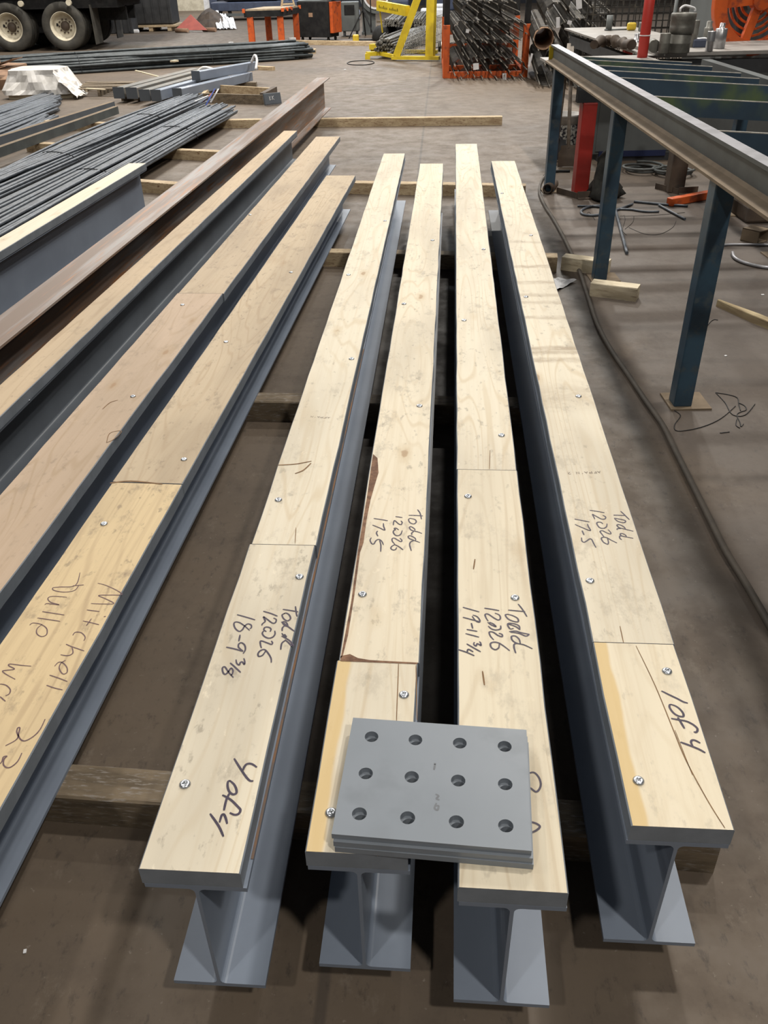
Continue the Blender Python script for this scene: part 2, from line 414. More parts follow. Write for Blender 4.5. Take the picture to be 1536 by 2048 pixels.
tC = nailer_beam('nailer_girder', 'steel beam under the right half of the drilled plates, farthest reaching of the four', C_, R(4.795), (19+11.75/12)*ft, TOP, .300, .1625, .0097, .0062, .163, jy(C_, 4.795, (970, 940)), wC,
    [(1030, 1196), (936, 993), (1003, 871), (928, 641), (967, 499)], GRP4)
tD = nailer_beam('nailer_girder', 'steel beam with pale board reading 1 of 4, nearest the long blue legged table', D_, R(4.465), (17+5/12)*ft, TOP, .300, .1625, .0097, .0062, .163, jy(D_, 4.465, (1265, 1287)), wD,
    [(1277, 1562), (1334, 1343), (1180, 1162), (1157, 793), (1052, 594), (1062, 471), (1004, 387)], GRP4)

def from_far(x, y, th, L): return (x-L*math.sin(R(th)), y-L*math.cos(R(th)))
GRP3 = 'tan topped steel beams with nailer boards'
T8 = .329
Exy, Fxy, Gxy = from_far(-.2525, 6.245, 5.98, 6.35), from_far(-.4165, 7.86, 5.65, 8.0), from_far(-.7485, 7.963, 5.82, 7.9)
wE = [wood('tan_plank_a', (.62, .48, .285), TAN[1], TAN[2], 13.1, .75), wood('tan_plank_b', (.50, .40, .275), TAN[1], TAN[2], 14.5, .8)]
wF = [wood('tan_plank_c', (.48, .36, .26), TAN[1], TAN[2], 16.3, .55), wood('tan_plank_d', *TAN, 17.2, .9)]
wG = [wood('tan_plank_e', (.52, .40, .265), TAN[1], TAN[2], 19.3, .5)]
def jt(xy, th, *pix): return [local_y(xy, R(th), px, py, T8) for px, py in pix]
tE = nailer_beam('nailer_girder', 'steel beam with tan board lettered in faint crayon, beside the bare strip of floor', Exy, R(5.98), 6.35, T8, .202, .118, .0084, .0058, .211, jt(Exy, 5.98, (295, 967)), wE,
    [(208, 1048), (368, 919), (452, 684), (582, 545)], GRP3, joint_gap=.005)
tF = nailer_beam('nailer_girder', 'steel beam with wide tan boards, middle of the three tan topped beams', Fxy, R(5.65), 8.0, T8, .202, .118, .0084, .0058, .213, jt(Fxy, 5.65, (410, 587)), wF,
    [(266, 793), (365, 610), (500, 430)], GRP3)
tG = nailer_beam('nailer_girder', 'steel beam with narrow tan board, beside the bare rusty beam', Gxy, R(5.82), 7.9, T8, .202, .116, .0084, .0058, .120, [], wG,
    [(55, 801), (203, 610)], GRP3, steel=paint_dk)
Hxy = from_far(-.622, 11.40, 5.75, 11.6)
tH = nailer_beam('rusty_girder', 'bare rusty brown steel beam, longest of the row on the floor', Hxy, R(5.75), 11.6, .432, .343, .157, .0098, .0070, 0, None, [], [], None, steel=rust)
Ixy = from_far(-1.645, 6.115, 6.2, 5.6)
wI = [wood('bright_plank', (.78, .70, .56), (.6, .5, .34), (.5, .43, .34), 21.3, .15)]
tI = nailer_beam('nailer_girder', 'short grey steel beam with bright pale board, between the rebar bundle and the rusty beam', Ixy, R(6.2), 5.6, TOP, .300, .115, .0085, .0058, .122, [], wI, [], None)

# split edge with bark on the second pale beam, and drying cracks
def patch(name, parent, mat, z, pix, lab=None, h=.0008):
    mb = MB(); v = [at(a, b_, z+h) for a, b_ in pix]; mb._add(v, [tuple(range(len(v)))]); return mb.build(name, mat, parent, label=lab)
patch('bark_edge', tB, bark, TOP, [(746, 908), (755, 916), (757, 945), (748, 975), (741, 1000), (733, 1040), (727, 1085), (720, 1105), (708, 1195), (696, 1270), (686, 1310), (681, 1318), (703, 1200), (716, 1100), (733, 1000), (740, 950)], 'torn brown bark edge')
patch('torn_end', tB, bark, TOP, [(681, 1312), (700, 1308), (716, 1316), (740, 1320), (775, 1322), (835, 1325), (835, 1328), (681, 1322)], 'splintered brown board end')
def cracks(parent, lines, z=TOP, w=.0016, mat=crackm):
    mb = MB()
    for l in lines: ribbon(mb, spline([at(a, b_, z+.0009) for a, b_ in l], 5), w, True)
    return mb.build('crack', mat, parent, label='thin drying crack')
cracks(tB, [[(797, 1327), (796, 1360), (794, 1410), (793, 1442)]]); cracks(tB, [[(832, 1330), (833, 1380), (834, 1440)]]); cracks(tB, [[(754, 1698), (755, 1712)]])
cracks(tD, [[(1272, 1291), (1310, 1370), (1345, 1455), (1372, 1520), (1415, 1600), (1450, 1656)]]); cracks(tD, [[(1350, 1460), (1385, 1550)]], w=.001); cracks(tD, [[(1240, 1252), (1247, 1285)]])
cracks(tC, [[(980, 900), (979, 938)]]); cracks(tA, [[(592, 1055), (590, 1086)]]); cracks(tA, [[(555, 930), (590, 928), (623, 922)]], w=.004); cracks(tA, [[(590, 947), (607, 940), (622, 926)]], w=.004)
cracks(tE, [[(220, 966), (262, 962), (325, 968)]], T8, .006); cracks(tF, [[(213, 885), (220, 866), (243, 862), (228, 878), (213, 885)]], T8, .0025); cracks(tF, [[(236, 800), (220, 805), (205, 818)]], T8, .003)
cracks(tC, [[(950, 1118), (947, 1138)]], w=.003); cracks(tC, [[(965, 1342), (969, 1370)]], w=.003)
# rust line on the top flange edge of the first pale beam
mb = MB(); inv = MW[tA.name].inverted()
mb.box((.0795, 1.1, .2953), (.0045, 2.1, .0008), MW[tA.name] @ Matrix.Translation((0, 0, .0053)))
mb.build('rust_streak', pbr('rust_streak', (.22, .11, .05), (.12, .10, .09), 12, .8), tA, label='rusty brown streak')

# handwriting
writing('handwriting', tA, ink, TOP, 430, 1200, 8.084, [
 [(1300,100),(1310,180),(1325,265)],[(1095,150),(1220,168),(1345,190)],[(1130,215),(1085,240),(1110,300),(1170,335),(1220,300),(1200,240),(1150,210),(1110,222)],
 [(1075,350),(1130,410),(1175,420),(1150,360),(1095,345)],[(1080,350),(1170,420),(1285,505)],[(1120,420),(1090,450),(1085,500)],
 [(1080,535),(1130,600),(1150,590),(1120,550)],[(1075,580),(1150,620),(1210,660),(1265,735),(1230,730),(1180,680),(1130,640)],[(1140,650),(1080,700),(1062,800)],
 [(780,180),(900,215),(1010,260)],[(945,290),(990,315),(975,365),(925,370),(850,315),(785,270),(800,310),(810,345),(765,385),(758,410)],
 [(890,510),(905,470),(870,440),(810,440),(790,480),(830,510)],[(800,490),(765,530),(790,580),(860,615),(930,600),(970,550),(965,495)],
 [(910,660),(930,690),(910,715),(840,690),(740,660),(735,720),(750,775)],[(910,1010),(905,940),(860,860),(800,800),(730,820),(695,870),(710,910),(770,890),(820,820)],
 [(355,235),(500,275),(650,320)],[(560,490),(480,420),(400,365),(330,355),(305,390),(330,460),(390,505),(440,480),(480,420),(530,385),(580,400),(590,440),(560,465)],
 [(405,560),(385,665)],[(455,865),(490,800),(480,730),(430,690),(385,710),(380,760),(420,800),(455,825)],[(180,760),(320,790),(455,830)],
 [(340,960),(350,1020),(390,1050),(410,1010),(440,1000),(475,1040),(480,990),(465,940)],[(245,1015),(330,1090),(415,1170)],
 [(295,1250),(215,1160),(160,1080),(120,1100),(130,1170),(165,1200),(215,1160),(260,1100),(290,1140),(280,1190),(255,1220)]], .0036, 'black marker note in three lines')
writing('handwriting', tA, ink, TOP, 420, 1500, 10.78, [
 [(520,180),(600,310),(690,450),(780,580),(860,660),(935,665)],[(1010,370),(900,300),(800,300),(740,360),(710,440)],
 [(440,660),(390,680),(380,790),(420,900),(500,955),(570,920),(560,820),(510,730),(430,660)],[(265,970),(350,1010),(470,1090),(600,1220),(655,1290),(620,1370),(530,1395),(425,1350)],
 [(420,930),(350,1080),(300,1300)],[(0,1370),(130,1550),(220,1700),(290,1865)],[(370,1590),(340,1470),(300,1390),(250,1410),(205,1560)]], .0042, 'large black marker count')
writing('handwriting', tB, ink, TOP, 730, 1010, 11.815, [
 [(1240,105),(1300,190),(1335,335)],[(1030,240),(1200,245),(1370,255)],[(1070,310),(1030,340),(1060,410),(1150,445),(1210,400),(1180,340),(1060,310)],
 [(1180,600),(1170,560),(1090,510),(1050,525),(1080,580),(1150,610),(1240,630),(1345,670)],[(1150,620),(1105,660),(1105,700)],
 [(1200,830),(1180,780),(1080,725),(1020,740),(1050,790),(1150,830),(1300,885)],[(1150,840),(1080,870),(1055,940),(1095,1080)],[(720,270),(885,295)],
 [(845,370),(880,410),(850,460),(790,440),(700,365),(675,420),(670,475)],[(795,585),(740,545),(690,550),(720,580),(680,600),(670,650),(720,710),(790,720),(850,680),(880,600)],
 [(825,780),(870,830),(850,865),(780,830),(690,780),(640,800),(650,860),(710,930)],[(710,930),(640,970),(610,1020),(660,1060),(720,1050),(750,1000)],[(690,930),(780,970),(900,1055)],
 [(205,315),(370,340),(540,370)],[(435,430),(440,500),(465,590),(350,540),(175,470)],[(300,610),(270,660),(305,735)],
 [(150,770),(120,830),(160,910),(210,915),(260,840),(330,810),(400,860),(435,940)],[(345,830),(375,950),(370,1100)]], .0034, 'black marker note in three lines')
writing('handwriting', tC, ink, TOP, 910, 1190, 9.035, [
 [(1140,160),(1220,260),(1300,390)],[(960,270),(1120,285),(1270,300)],[(960,345),(910,360),(960,430),(1060,475),(1140,480),(1130,420),(1040,370),(950,345)],
 [(1170,630),(1160,560),(1080,520),(970,510),(955,550),(1000,610),(1060,600)],[(960,520),(1100,570),(1170,625)],[(980,660),(1100,650),(1200,680),(1350,710)],[(1000,670),(1150,690),(1280,740),(1340,710)],
 [(1180,880),(1160,800),(1090,740),(1020,750),(1040,820),(1120,870),(1250,900),(1400,970)],[(1130,870),(1070,890),(1070,960),(1100,1050)],[(530,235),(660,255),(800,280)],
 [(720,325),(800,360),(820,420),(780,450),(700,410),(600,345),(545,350),(560,410),(600,470)],[(590,490),(660,540),(740,570),(690,520),(620,490)],[(600,560),(660,610),(740,630),(820,610),(825,550)],
 [(790,690),(850,710),(850,750),(780,730),(690,670),(620,670),(640,740),(700,810)],[(990,1005),(880,920),(790,865),(700,850),(640,880),(660,950),(730,985),(790,950),(800,880)],
 [(140,220),(290,262),(440,305)],[(320,360),(400,390),(450,460),(430,490),(370,460),(310,380)],[(140,400),(290,440),(440,480)],[(295,505),(320,605)],[(210,620),(405,655)],[(190,695),(435,760)],
 [(350,850),(340,890),(380,920),(400,880),(430,890),(470,910),(460,860),(440,840)],[(210,880),(340,955),(465,1025)],[(60,985),(200,1030),(350,1095)],[(330,1025),(240,980),(220,1040)]], .0036, 'black marker note in three lines')
writing('handwriting', tC, ink, TOP, 600, 1400, 2.56, [[(1150,385),(1195,370),(1225,400),(1232,440),(1210,470),(1172,450),(1140,500)],[(1140,640),(1185,625),(1228,645),(1205,670),(1150,690)],[(1150,730),(1187,728)]], .0036, 'black marker count partly under the plates')
writing('handwriting', tD, ink, TOP, 1130, 1010, 10.24, [
 [(1140,125),(1220,200),(1320,300)],[(990,205),(1110,208),(1230,215)],[(1010,270),(1080,330),(1190,360),(1240,340),(1220,310),(1110,285),(1010,265)],
 [(1240,490),(1200,440),(1110,400),(1065,410),(1110,460),(1220,490),(1400,535)],[(1150,480),(1080,480),(1065,505)],[(1260,640),(1220,600),(1150,580),(1135,610),(1200,640),(1400,680)],[(1200,645),(1130,630),(1120,670),(1160,710)],
 [(505,105),(660,128),(810,155)],[(770,205),(830,240),(820,280),(750,285),(660,240),(565,190),(590,240),(610,285)],[(780,385),(730,350),(660,355),(660,400),(710,460),(790,475),(850,440),(860,380)],
 [(880,500),(935,560),(930,590),(860,570),(770,525),(720,540),(760,600),(800,650)],[(1065,775),(950,720),(850,665),(770,660),(745,690),(790,760),(870,800),(890,760),(870,680)],
 [(195,285),(350,315),(505,345)],[(460,385),(480,440),(520,520),(400,480),(205,395)],[(350,520),(390,610)],[(340,665),(345,730),(390,760),(450,730),(510,690),(550,710),(590,790),(635,870)]], .0034, 'black marker note in three lines')
writing('handwriting', tD, ink, TOP, 1300, 1360, 11.815, [
 [(270,255),(450,345),(650,440),(780,510),(895,545)],[(510,575),(465,590),(470,660),(560,780),(680,850),(780,860),(790,800),(730,710),(620,620),(500,575)],
 [(500,905),(650,935),(850,970),(1000,1040),(1110,1130),(1120,1200),(1080,1235),(1035,1220)],[(655,880),(720,980),(815,1145)],[(720,1465),(900,1530),(1150,1630),(1310,1720)],[(1190,1490),(1080,1430),(1000,1420),(970,1470),(1010,1560)]], .0042, 'large black marker count')
writing('handwriting', tE, pencil, T8, 0, 1140, 5.907, [
 [(1155,155),(1250,180),(1380,240),(1440,290),(1300,295),(1165,300),(1250,340),(1345,395),(1200,400),(1075,395)],[(1025,470),(1100,480),(1175,490)],[(1225,552),(1250,545)],[(980,600),(1080,622),(1170,645)],[(1080,575),(1020,655)],
 [(860,770),(890,735),(960,740),(1005,790),(990,835)],[(780,875),(850,905),(995,955)],[(850,910),(860,980),(800,1010),(715,1000)],[(775,1065),(720,1100),(700,1160),(740,1225),(790,1210),(790,1150),(740,1095),(690,1090),(645,1135)],
 [(585,1240),(690,1275),(795,1315)],[(550,1360),(640,1392),(740,1415)],], .0026, 'faint crayon lettering')
writing('handwriting', tE, pencil, T8, 0, 1140, 5.907, [
 [(945,30),(890,180),(700,200),(625,210),(640,240),(760,260),(880,240),(930,180)],[(860,185),(990,175)],
 [(790,320),(620,310),(565,335),(600,380),(700,410),(560,395),(530,410)],[(500,490),(630,510),(760,530)],[(440,565),(580,585),(710,605)],[(350,650),(390,625),(480,640),(550,690),(550,760),(490,785),(435,750),(440,690),(500,640)],
], .0026, 'faint crayon lettering')
writing('handwriting', tE, pencil, T8, 0, 1140, 5.907, [
 [(370,1135),(250,1125),(120,1110),(105,1130),(170,1170),(60,1185),(30,1195),(70,1230),(180,1290)],[(0,1345),(70,1360),(120,1410),(110,1460),(65,1485)],[(0,1495),(65,1550)]], .0026, 'faint crayon lettering')
writing('handwriting', tE, pencil, T8, 0, 1280, 7.314, [[(660,1155),(590,1300),(500,1400),(380,1470),(310,1460),(270,1390),(290,1290),(260,1285),(245,1340),(265,1410),(220,1470),(80,1545)],
 [(320,1650),(260,1770),(170,1850),(100,1865),(50,1820),(60,1740),(100,1700),(50,1710),(30,1770),(0,1810)]], .0028, 'faint crayon figures')
# small grade stamps
def stamp(parent, px, py, dx, dy, z, text, h, mat):
    """tiny ink stamp lettering on a board, drawn with straight strokes"""
    G = {'A': [[(0,0),(.5,1),(1,0)],[(.2,.4),(.8,.4)]], 'F': [[(0,0),(0,1),(1,1)],[(0,.5),(.7,.5)]], 'P': [[(0,0),(0,1),(1,.9),(1,.55),(0,.5)]], 'N': [[(0,0),(0,1),(1,0),(1,1)]], '2': [[(0,.8),(.5,1),(1,.7),(0,0),(1,0)]], "'": [[(.5,1),(.4,.7)]], ' ': []}
    mb = MB(); o = at(px, py, z+.0006); e = (at(px+dx, py+dy, z+.0006)-o).normalized(); u = Vector((-e.y, e.x, 0))
    for i, chh in enumerate(text):
        for st in G[chh]:
            ribbon(mb, [o+e*(i*h*1.05+a*h*.7)+u*b_*h for a, b_ in st], h*.13, False)
    return mb.build('grade_stamp', mat, parent, label='tiny grey ink stamp')
stamp(tD, 1200, 942, -30, 1, TOP, "AFPA'N 2", .011, pbr('stamp_ink', (.2, .16, .14), None, 30, .8))
stamp(tA, 660, 834, -30, -2, TOP, "AFPA'N", .010, MATS['stamp_ink'])

# ------------------------------------------------------------------ drilled plates
def plate_thing(label, z, th, dxy, rot, mat):
    c0 = (at(706, 1437, .463)+at(1051, 1461, .463)+at(667, 1668, .463)+at(1062, 1703, .463))/4
    loc = (c0.x+dxy[0], c0.y+dxy[1], z)
    w, h, r = .305, .2375, .0118
    holes = [(-.1145+.0763*i, -.0785+.0785*j) for i in range(4) for j in range(3)]
    mb = MB(); N = 24
    bm = mb.bm
    # square cell round each hole, ring of quads
    xs = [-w/2] + [-.1145+.0763*(i+.5) for i in range(3)] + [w/2]; ys = [-h/2] + [-.0785+.0785*(j+.5) for j in range(2)] + [h/2]
    for i in range(4):
        for j in range(3):
            cx, cy = -.1145+.0763*i, -.0785+.0785*j
            x0, x1, y0, y1 = xs[i], xs[i+1], ys[j], ys[j+1]
            outer, inner = [], []
            for k in range(N):
                a = 2*math.pi*k/N + math.pi/4; ca, sa = math.cos(a), math.sin(a)
                tx = ((x1-cx) if ca > 0 else (x0-cx))/ca if abs(ca) > 1e-9 else 1e9
                ty = ((y1-cy) if sa > 0 else (y0-cy))/sa if abs(sa) > 1e-9 else 1e9
                t = min(tx, ty); outer.append((cx+ca*t, cy+sa*t)); inner.append((cx+ca*r, cy+sa*r))
            # make sure the cell corners are kept
            for (qx, qy) in ((x0, y0), (x0, y1), (x1, y0), (x1, y1)):
                k = min(range(N), key=lambda k_: (outer[k_][0]-qx)**2+(outer[k_][1]-qy)**2); outer[k] = (qx, qy)
            vo = [[bm.verts.new((*p, zz)) for p in outer] for zz in (0, th)]; vi = [[bm.verts.new((*p, zz)) for p in inner] for zz in (0, th)]
            for k in range(N):
                k2 = (k+1) % N
                bm.faces.new((vo[1][k], vo[1][k2], vi[1][k2], vi[1][k])); bm.faces.new((vo[0][k2], vo[0][k], vi[0][k], vi[0][k2]))
                bm.faces.new((vi[1][k], vi[1][k2], vi[0][k2], vi[0][k]))
                mx, my = (outer[k][0]+outer[k2][0])/2, (outer[k][1]+outer[k2][1])/2
                if abs(abs(mx)-w/2) < 1e-5 or abs(abs(my)-h/2) < 1e-5: bm.faces.new((vo[0][k], vo[0][k2], vo[1][k2], vo[1][k]))
    o = mb.build('drilled_plate', mat, None, label=label, cat='plate', group='drilled splice plates stacked on the beams')
    o.location = loc; o.rotation_euler = (0, 0, rot); MW[o.name] = Matrix.Translation(loc)
    return o
platem = pbr('plate_primer', (.225, .25, .285), (.205, .23, .262), 3, .38, c3=(.19, .212, .24), s3=7)
plate_thing('bottom of the three stacked grey drilled plates, resting on the two middle boards', TOP+.0006, .0118, (.004, -.006), R(-7.1), platem)
plate_thing('middle grey drilled plate between the top and bottom plates of the stack', TOP+.0128, .0118, (.002, -.004), R(-6.9), platem)
plate_thing('top grey drilled plate with twelve open bolt holes', TOP+.0250, .0112, (0, .001), R(-7.0), platem)

zz = TOP+.0364; tp_ = bpy.data.objects['drilled_plate.002']
MW[tp_.name] = Matrix.Translation(tp_.location) @ Matrix.Rotation(tp_.rotation_euler[2], 4, 'Z')
for ls in ([[(868, 1527), (872, 1528)], [(870, 1528), (868, 1540)]], [[(871, 1588), (877, 1592), (873, 1597), (879, 1600)]], [[(873, 1606), (869, 1616), (875, 1620), (877, 1612), (871, 1612)]]):
    mb = MB()
    for l in ls: ribbon(mb, spline([at(a, b_, zz) for a, b_ in l], 5), .0035)
    mb.build('chalk_smudge', pbr('plate_smudge', (.165, .178, .20), None, 40, .5), tp_, label='faint rubbed grey figure')

# ------------------------------------------------------------------ timber on the floor
def timber(label, p, q, w=.089, h=.089, mat=dun, group='timber dunnage under the steel', name='timber', z=0.0, taper=None):
    p, q = Vector((*p, z)), Vector((*q, z)); d = q-p; L = d.length; a = math.atan2(d.y, d.x)
    mb = MB(); n = max(3, int(L/.25)); rows = []
    for k in range(n+1):
        x = L*k/n; j = lambda s: rnd.uniform(-s, s)
        ww = w*(taper(k/n) if taper else 1); c = .004
        rows.append([(x, -ww/2+j(.002), .0), (x, ww/2+j(.002), .0), (x, ww/2+j(.002), h-c), (x, ww/2-c, h+j(.0006)), (x, -ww/2+c, h+j(.0006)), (x, -ww/2+j(.002), h-c)])
    vs = [v for r_ in rows for v in r_]; m_ = 6
    fs = [(k*m_+j_, k*m_+(j_+1) % m_, (k+1)*m_+(j_+1) % m_, (k+1)*m_+j_) for k in range(n) for j_ in range(m_)] + [tuple(range(m_))[::-1], tuple(range(n*m_, n*m_+m_))]
    mb._add(vs, fs)
    o = mb.build(name, mat, None, label=label, cat='timber', group=group)
    o.location = p; o.rotation_euler = (0, 0, a); MW[o.name] = Matrix.Translation(p) @ Matrix.Rotation(a, 4, 'Z')
    return o
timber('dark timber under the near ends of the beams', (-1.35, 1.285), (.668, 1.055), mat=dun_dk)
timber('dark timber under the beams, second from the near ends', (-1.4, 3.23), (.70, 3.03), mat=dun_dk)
timber('timber under the beams, its pale end showing beside the small offcuts', (-1.5, 5.42), (1.085, 5.03))
timber('timber under the far ends of the pale topped beams', (-1.6, 7.46), (1.19, 6.94))
timber('long pale timber with brown streaks crossing open floor under the rusty beam end', (-2.75, 10.76), (1.465, 10.47))
timber('timber under the rebar showing left of the rusty beam, beyond the bright board beam', (-3.65, 9.45), (-1.42, 8.66))
timber('timber showing just past the end of the bright board beam', (-3.7, 8.15), (-1.62, 7.28), mat=dun)
timber('short timber under the channels at left', (-3.95, 10.95), (-3.05, 10.62))
timber('timber lying on the floor in front of the black cabinet', (-2.5, 23.15), (.05, 21.9), h=.09)
timber('small wood block beyond the grey tubes, in front of the long rebar pile', (-2.33, 17.35), (-1.82, 17.0), h=.06)
GO = 'pale timber offcuts beside the table leg'
def offcut(label, fl, fr, w, h, mat):
    a, b_ = at(*fl), at(*fr); d = (b_-a).normalized(); s = Vector((-d.y, d.x, 0))*(w/2)
    return timber(label, (a+s).xy, (b_+s).xy, w, h, mat, GO, 'timber_offcut')
offcut('pale timber offcut touching the front of the middle blue leg', (1178, 592), (1271, 604), .085, .075, pale_block)
offcut('pale timber offcut lying behind the middle blue leg', (1121, 540), (1212, 552), .085, .08, pale_block)
timber('weathered wooden stake with a pointed end on the floor at far right', at(1434, 612).xy, (2.16, 3.62), .05, .038, pbr('stake_wood', (.42, .34, .2), (.28, .21, .12), 1, .8, 0, (5, 25, 25)), None, 'stake', taper=lambda t: min(1, .3+t*5))

# ------------------------------------------------------------------ long blue-legged table
tb = thing('steel_work_table', 'long steel table frame with blue legs and blue cross bars at right', 'table', (1.3, 3.2, 0))
def btx(y): return 1.247+(y-2.7)*.0355
mb = MB(); TH = math.atan(.0355)
Mt = Matrix.Translation((btx(.6), .6, .91)) @ Matrix.Rotation(-TH, 4, 'Z')
Lb = 6.79
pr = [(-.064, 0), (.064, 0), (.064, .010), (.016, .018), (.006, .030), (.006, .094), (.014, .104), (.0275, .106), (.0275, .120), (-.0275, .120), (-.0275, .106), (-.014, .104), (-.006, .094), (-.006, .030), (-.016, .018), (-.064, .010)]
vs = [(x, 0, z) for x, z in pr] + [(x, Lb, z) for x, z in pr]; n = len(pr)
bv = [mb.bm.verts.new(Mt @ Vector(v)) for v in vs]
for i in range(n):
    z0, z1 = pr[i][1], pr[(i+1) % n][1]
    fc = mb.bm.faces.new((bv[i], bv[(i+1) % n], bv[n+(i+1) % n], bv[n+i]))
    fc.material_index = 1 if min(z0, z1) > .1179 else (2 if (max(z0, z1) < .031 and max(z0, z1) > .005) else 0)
mb.bm.faces.new(bv[:n][::-1]).material_index = 0; mb.bm.faces.new(bv[n:]).material_index = 0
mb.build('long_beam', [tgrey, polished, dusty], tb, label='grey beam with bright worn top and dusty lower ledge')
mb = MB()
mb.bar((btx(7.394), 7.394, .919), (btx(7.394), 7.394, 1.02), .075, .004, (0, 1, 0)); mb.build('end_plate', yellow, tb, label='yellow painted beam end')
legs = [(1.215, 1.5), (1.262, 3.165), (1.30, 4.83), (1.405, 7.08)]
for i, (x, y) in enumerate(legs):
    mb = MB(); mb.box((x, y, .458), (.076, .076, .904), bev=.006); mb.build('leg', blue, tb)
    mb = MB(); mb.box((x+.03, y+.02, .004), (.17, .16, .008)); mb.build('base_plate', dusty, tb)
ybars = [6.83, 6.57, 6.19, 5.88, 5.49, 4.67, 3.63, 2.7]
xr = 2.42
for i, y in enumerate(ybars):
    mb = MB(); x0 = btx(y)+.004
    x1 = xr+(-.12 if i == 0 else (-.06 if i == 1 else 0)); zl, zr_ = 1.0, 1.0-.062*(x1-x0)
    y1 = y-.06
    for (za, zb, mi) in ((-.088, -.004, 0), (-.004, 0, 1)):
        mb.mi = mi
        A, B2 = Vector((x0, y, zl)), Vector((x1, y1, zr_))
        v = []
        for p in (A, B2):
            for dy in (-.006, .006):
                for dz in (za, zb): v.append((p.x, p.y+dy, p.z+dz))
        mb._add(v, [(0, 1, 3, 2), (4, 6, 7, 5), (0, 4, 5, 1), (2, 3, 7, 6), (0, 2, 6, 4), (1, 5, 7, 3)])
    mb.build('cross_bar', [blue2, edge_mat], tb)
mb = MB(); mb.bar((xr+.03, 1.5, .875), (xr+.10, 7.1, .885), .07, .09); mb.build('side_beam', tgrey, tb)
for (x, y) in ((2.46, 2.2), (2.51, 5.2), (2.53, 6.25)):
    mb = MB(); mb.box((x, y, .415), (.076, .076, .83), bev=.006); mb.build('leg', blue, tb)
    mb = MB(); mb.box((x, y, .004), (.16, .16, .008)); mb.build('base_plate', dusty, tb)

# ------------------------------------------------------------------ hose and floor bits at right
hp = [at(*p, .013) for p in [(1096, 345), (1083, 362), (1079, 385), (1090, 412), (1105, 435), (1125, 470), (1142, 505), (1160, 545), (1178, 600), (1195, 650), (1222, 700), (1255, 748), (1290, 800), (1325, 850), (1350, 900), (1380, 960), (1415, 1030), (1450, 1100), (1490, 1165), (1536, 1245), (1600, 1360)]] + [Vector((1.06, 1.1, .013)), Vector((.98, .5, .013)), Vector((1.05, -.4, .013))]
mb = MB(); mb.tube(spline(hp, 6), .0115, 10); single(mb, 'air_hose', hose_m, tuple(hp[8].xy)+(0,), 'long dusty hose snaking along the floor past the blue table legs', 'hose', smooth=True)
def rod(label, pts, r, mat=reb, name='rebar_scrap', group='loose rebar scraps under the table', cat='rebar'):
    P = spline([at(a, b_, r+.0005+(c[0] if c else 0)) for a, b_, *c in pts], 5)
    mb = MB(); mb.tube(P, r, 8); return single(mb, name, mat, (P[0].x, P[0].y, 0), label, cat, group, True)
rod('bent hook of rebar behind the middle blue leg', [(1155, 412), (1195, 413), (1205, 416)], .008)
rod('looped bent rebar scrap left of the middle blue leg', [(1205, 411), (1180, 413), (1163, 421), (1168, 429), (1195, 430), (1230, 421), (1265, 408)], .009)
rod('straight rebar scrap pointing towards the camera between the two blue legs', [(1231, 420), (1243, 465), (1254, 506)], .0105)
rod('ribbed rebar scrap lying across, in front of the orange bar', [(1268, 403), (1320, 408), (1376, 412)], .009)
rod('slanting short rebar scrap behind the near blue leg', [(1318, 410), (1345, 425), (1370, 438)], .009)
rod('short rebar scrap below the ribbed one', [(1235, 418), (1262, 419), (1290, 423), (1318, 423)], .008)
GR = 'curved bar pieces on the floor at right'
rod('thin curved ring of bar on the floor, farther of the two', [(1409, 504), (1430, 493), (1460, 489), (1500, 489), (1536, 490), (1570, 494)], .008, polished, 'bent_bar', GR, 'bent bar')
rod('bright curved ring of bar on the floor, nearer of the two', [(1465, 505), (1469, 515), (1485, 524), (1510, 531), (1536, 535), (1580, 536)], .010, polished, 'bent_bar', GR, 'bent bar')
rod('short bright bar stub beside the near blue leg', [(1405, 512), (1415, 520)], .008, polished, 'bar_stub', None, 'bar')
def wires(label, lines, r=.0018, mat=wire, name='tie_wire'):
    mb = MB()
    for l in lines: mb.tube(spline([at(a, b_, r+.0004+(c[0] if c else 0)) for a, b_, *c in l], 5), r, 5)
    p = at(*lines[0][0][:2]); return single(mb, name, mat, (p.x, p.y, 0), label, 'wire', None, True)
wires('long kinked tie wire curling round the near blue leg base', [[(1436, 640), (1424, 641), (1405, 663), (1391, 678), (1389, 693), (1375, 703), (1369, 720), (1366, 738), (1352, 752), (1346, 762), (1342, 795), (1347, 818), (1361, 831), (1349, 850), (1356, 862), (1400, 855), (1440, 838), (1471, 812)]])
wires('tangled knot of tie wire on the floor right of the near blue leg', [[(1431, 785), (1460, 790), (1475, 796), (1477, 806), (1481, 821)], [(1478, 806), (1490, 812), (1492, 820), (1481, 824), (1474, 830), (1480, 845), (1482, 853), (1487, 848)], [(1431, 785), (1450, 805), (1465, 829), (1490, 830), (1510, 808)], [(1440, 866), (1459, 864)], [(1474, 838), (1472, 850), (1480, 856)]])
wires('fine wire tangle between the two blue legs', [[(1253, 470), (1245, 460), (1250, 440), (1248, 430)], [(1250, 458), (1265, 445), (1268, 432)], [(1258, 455), (1290, 468), (1320, 468), (1345, 455), (1352, 442)], [(1240, 432), (1300, 431), (1370, 425)], [(1172, 432), (1178, 424), (1190, 440)]], .0015)
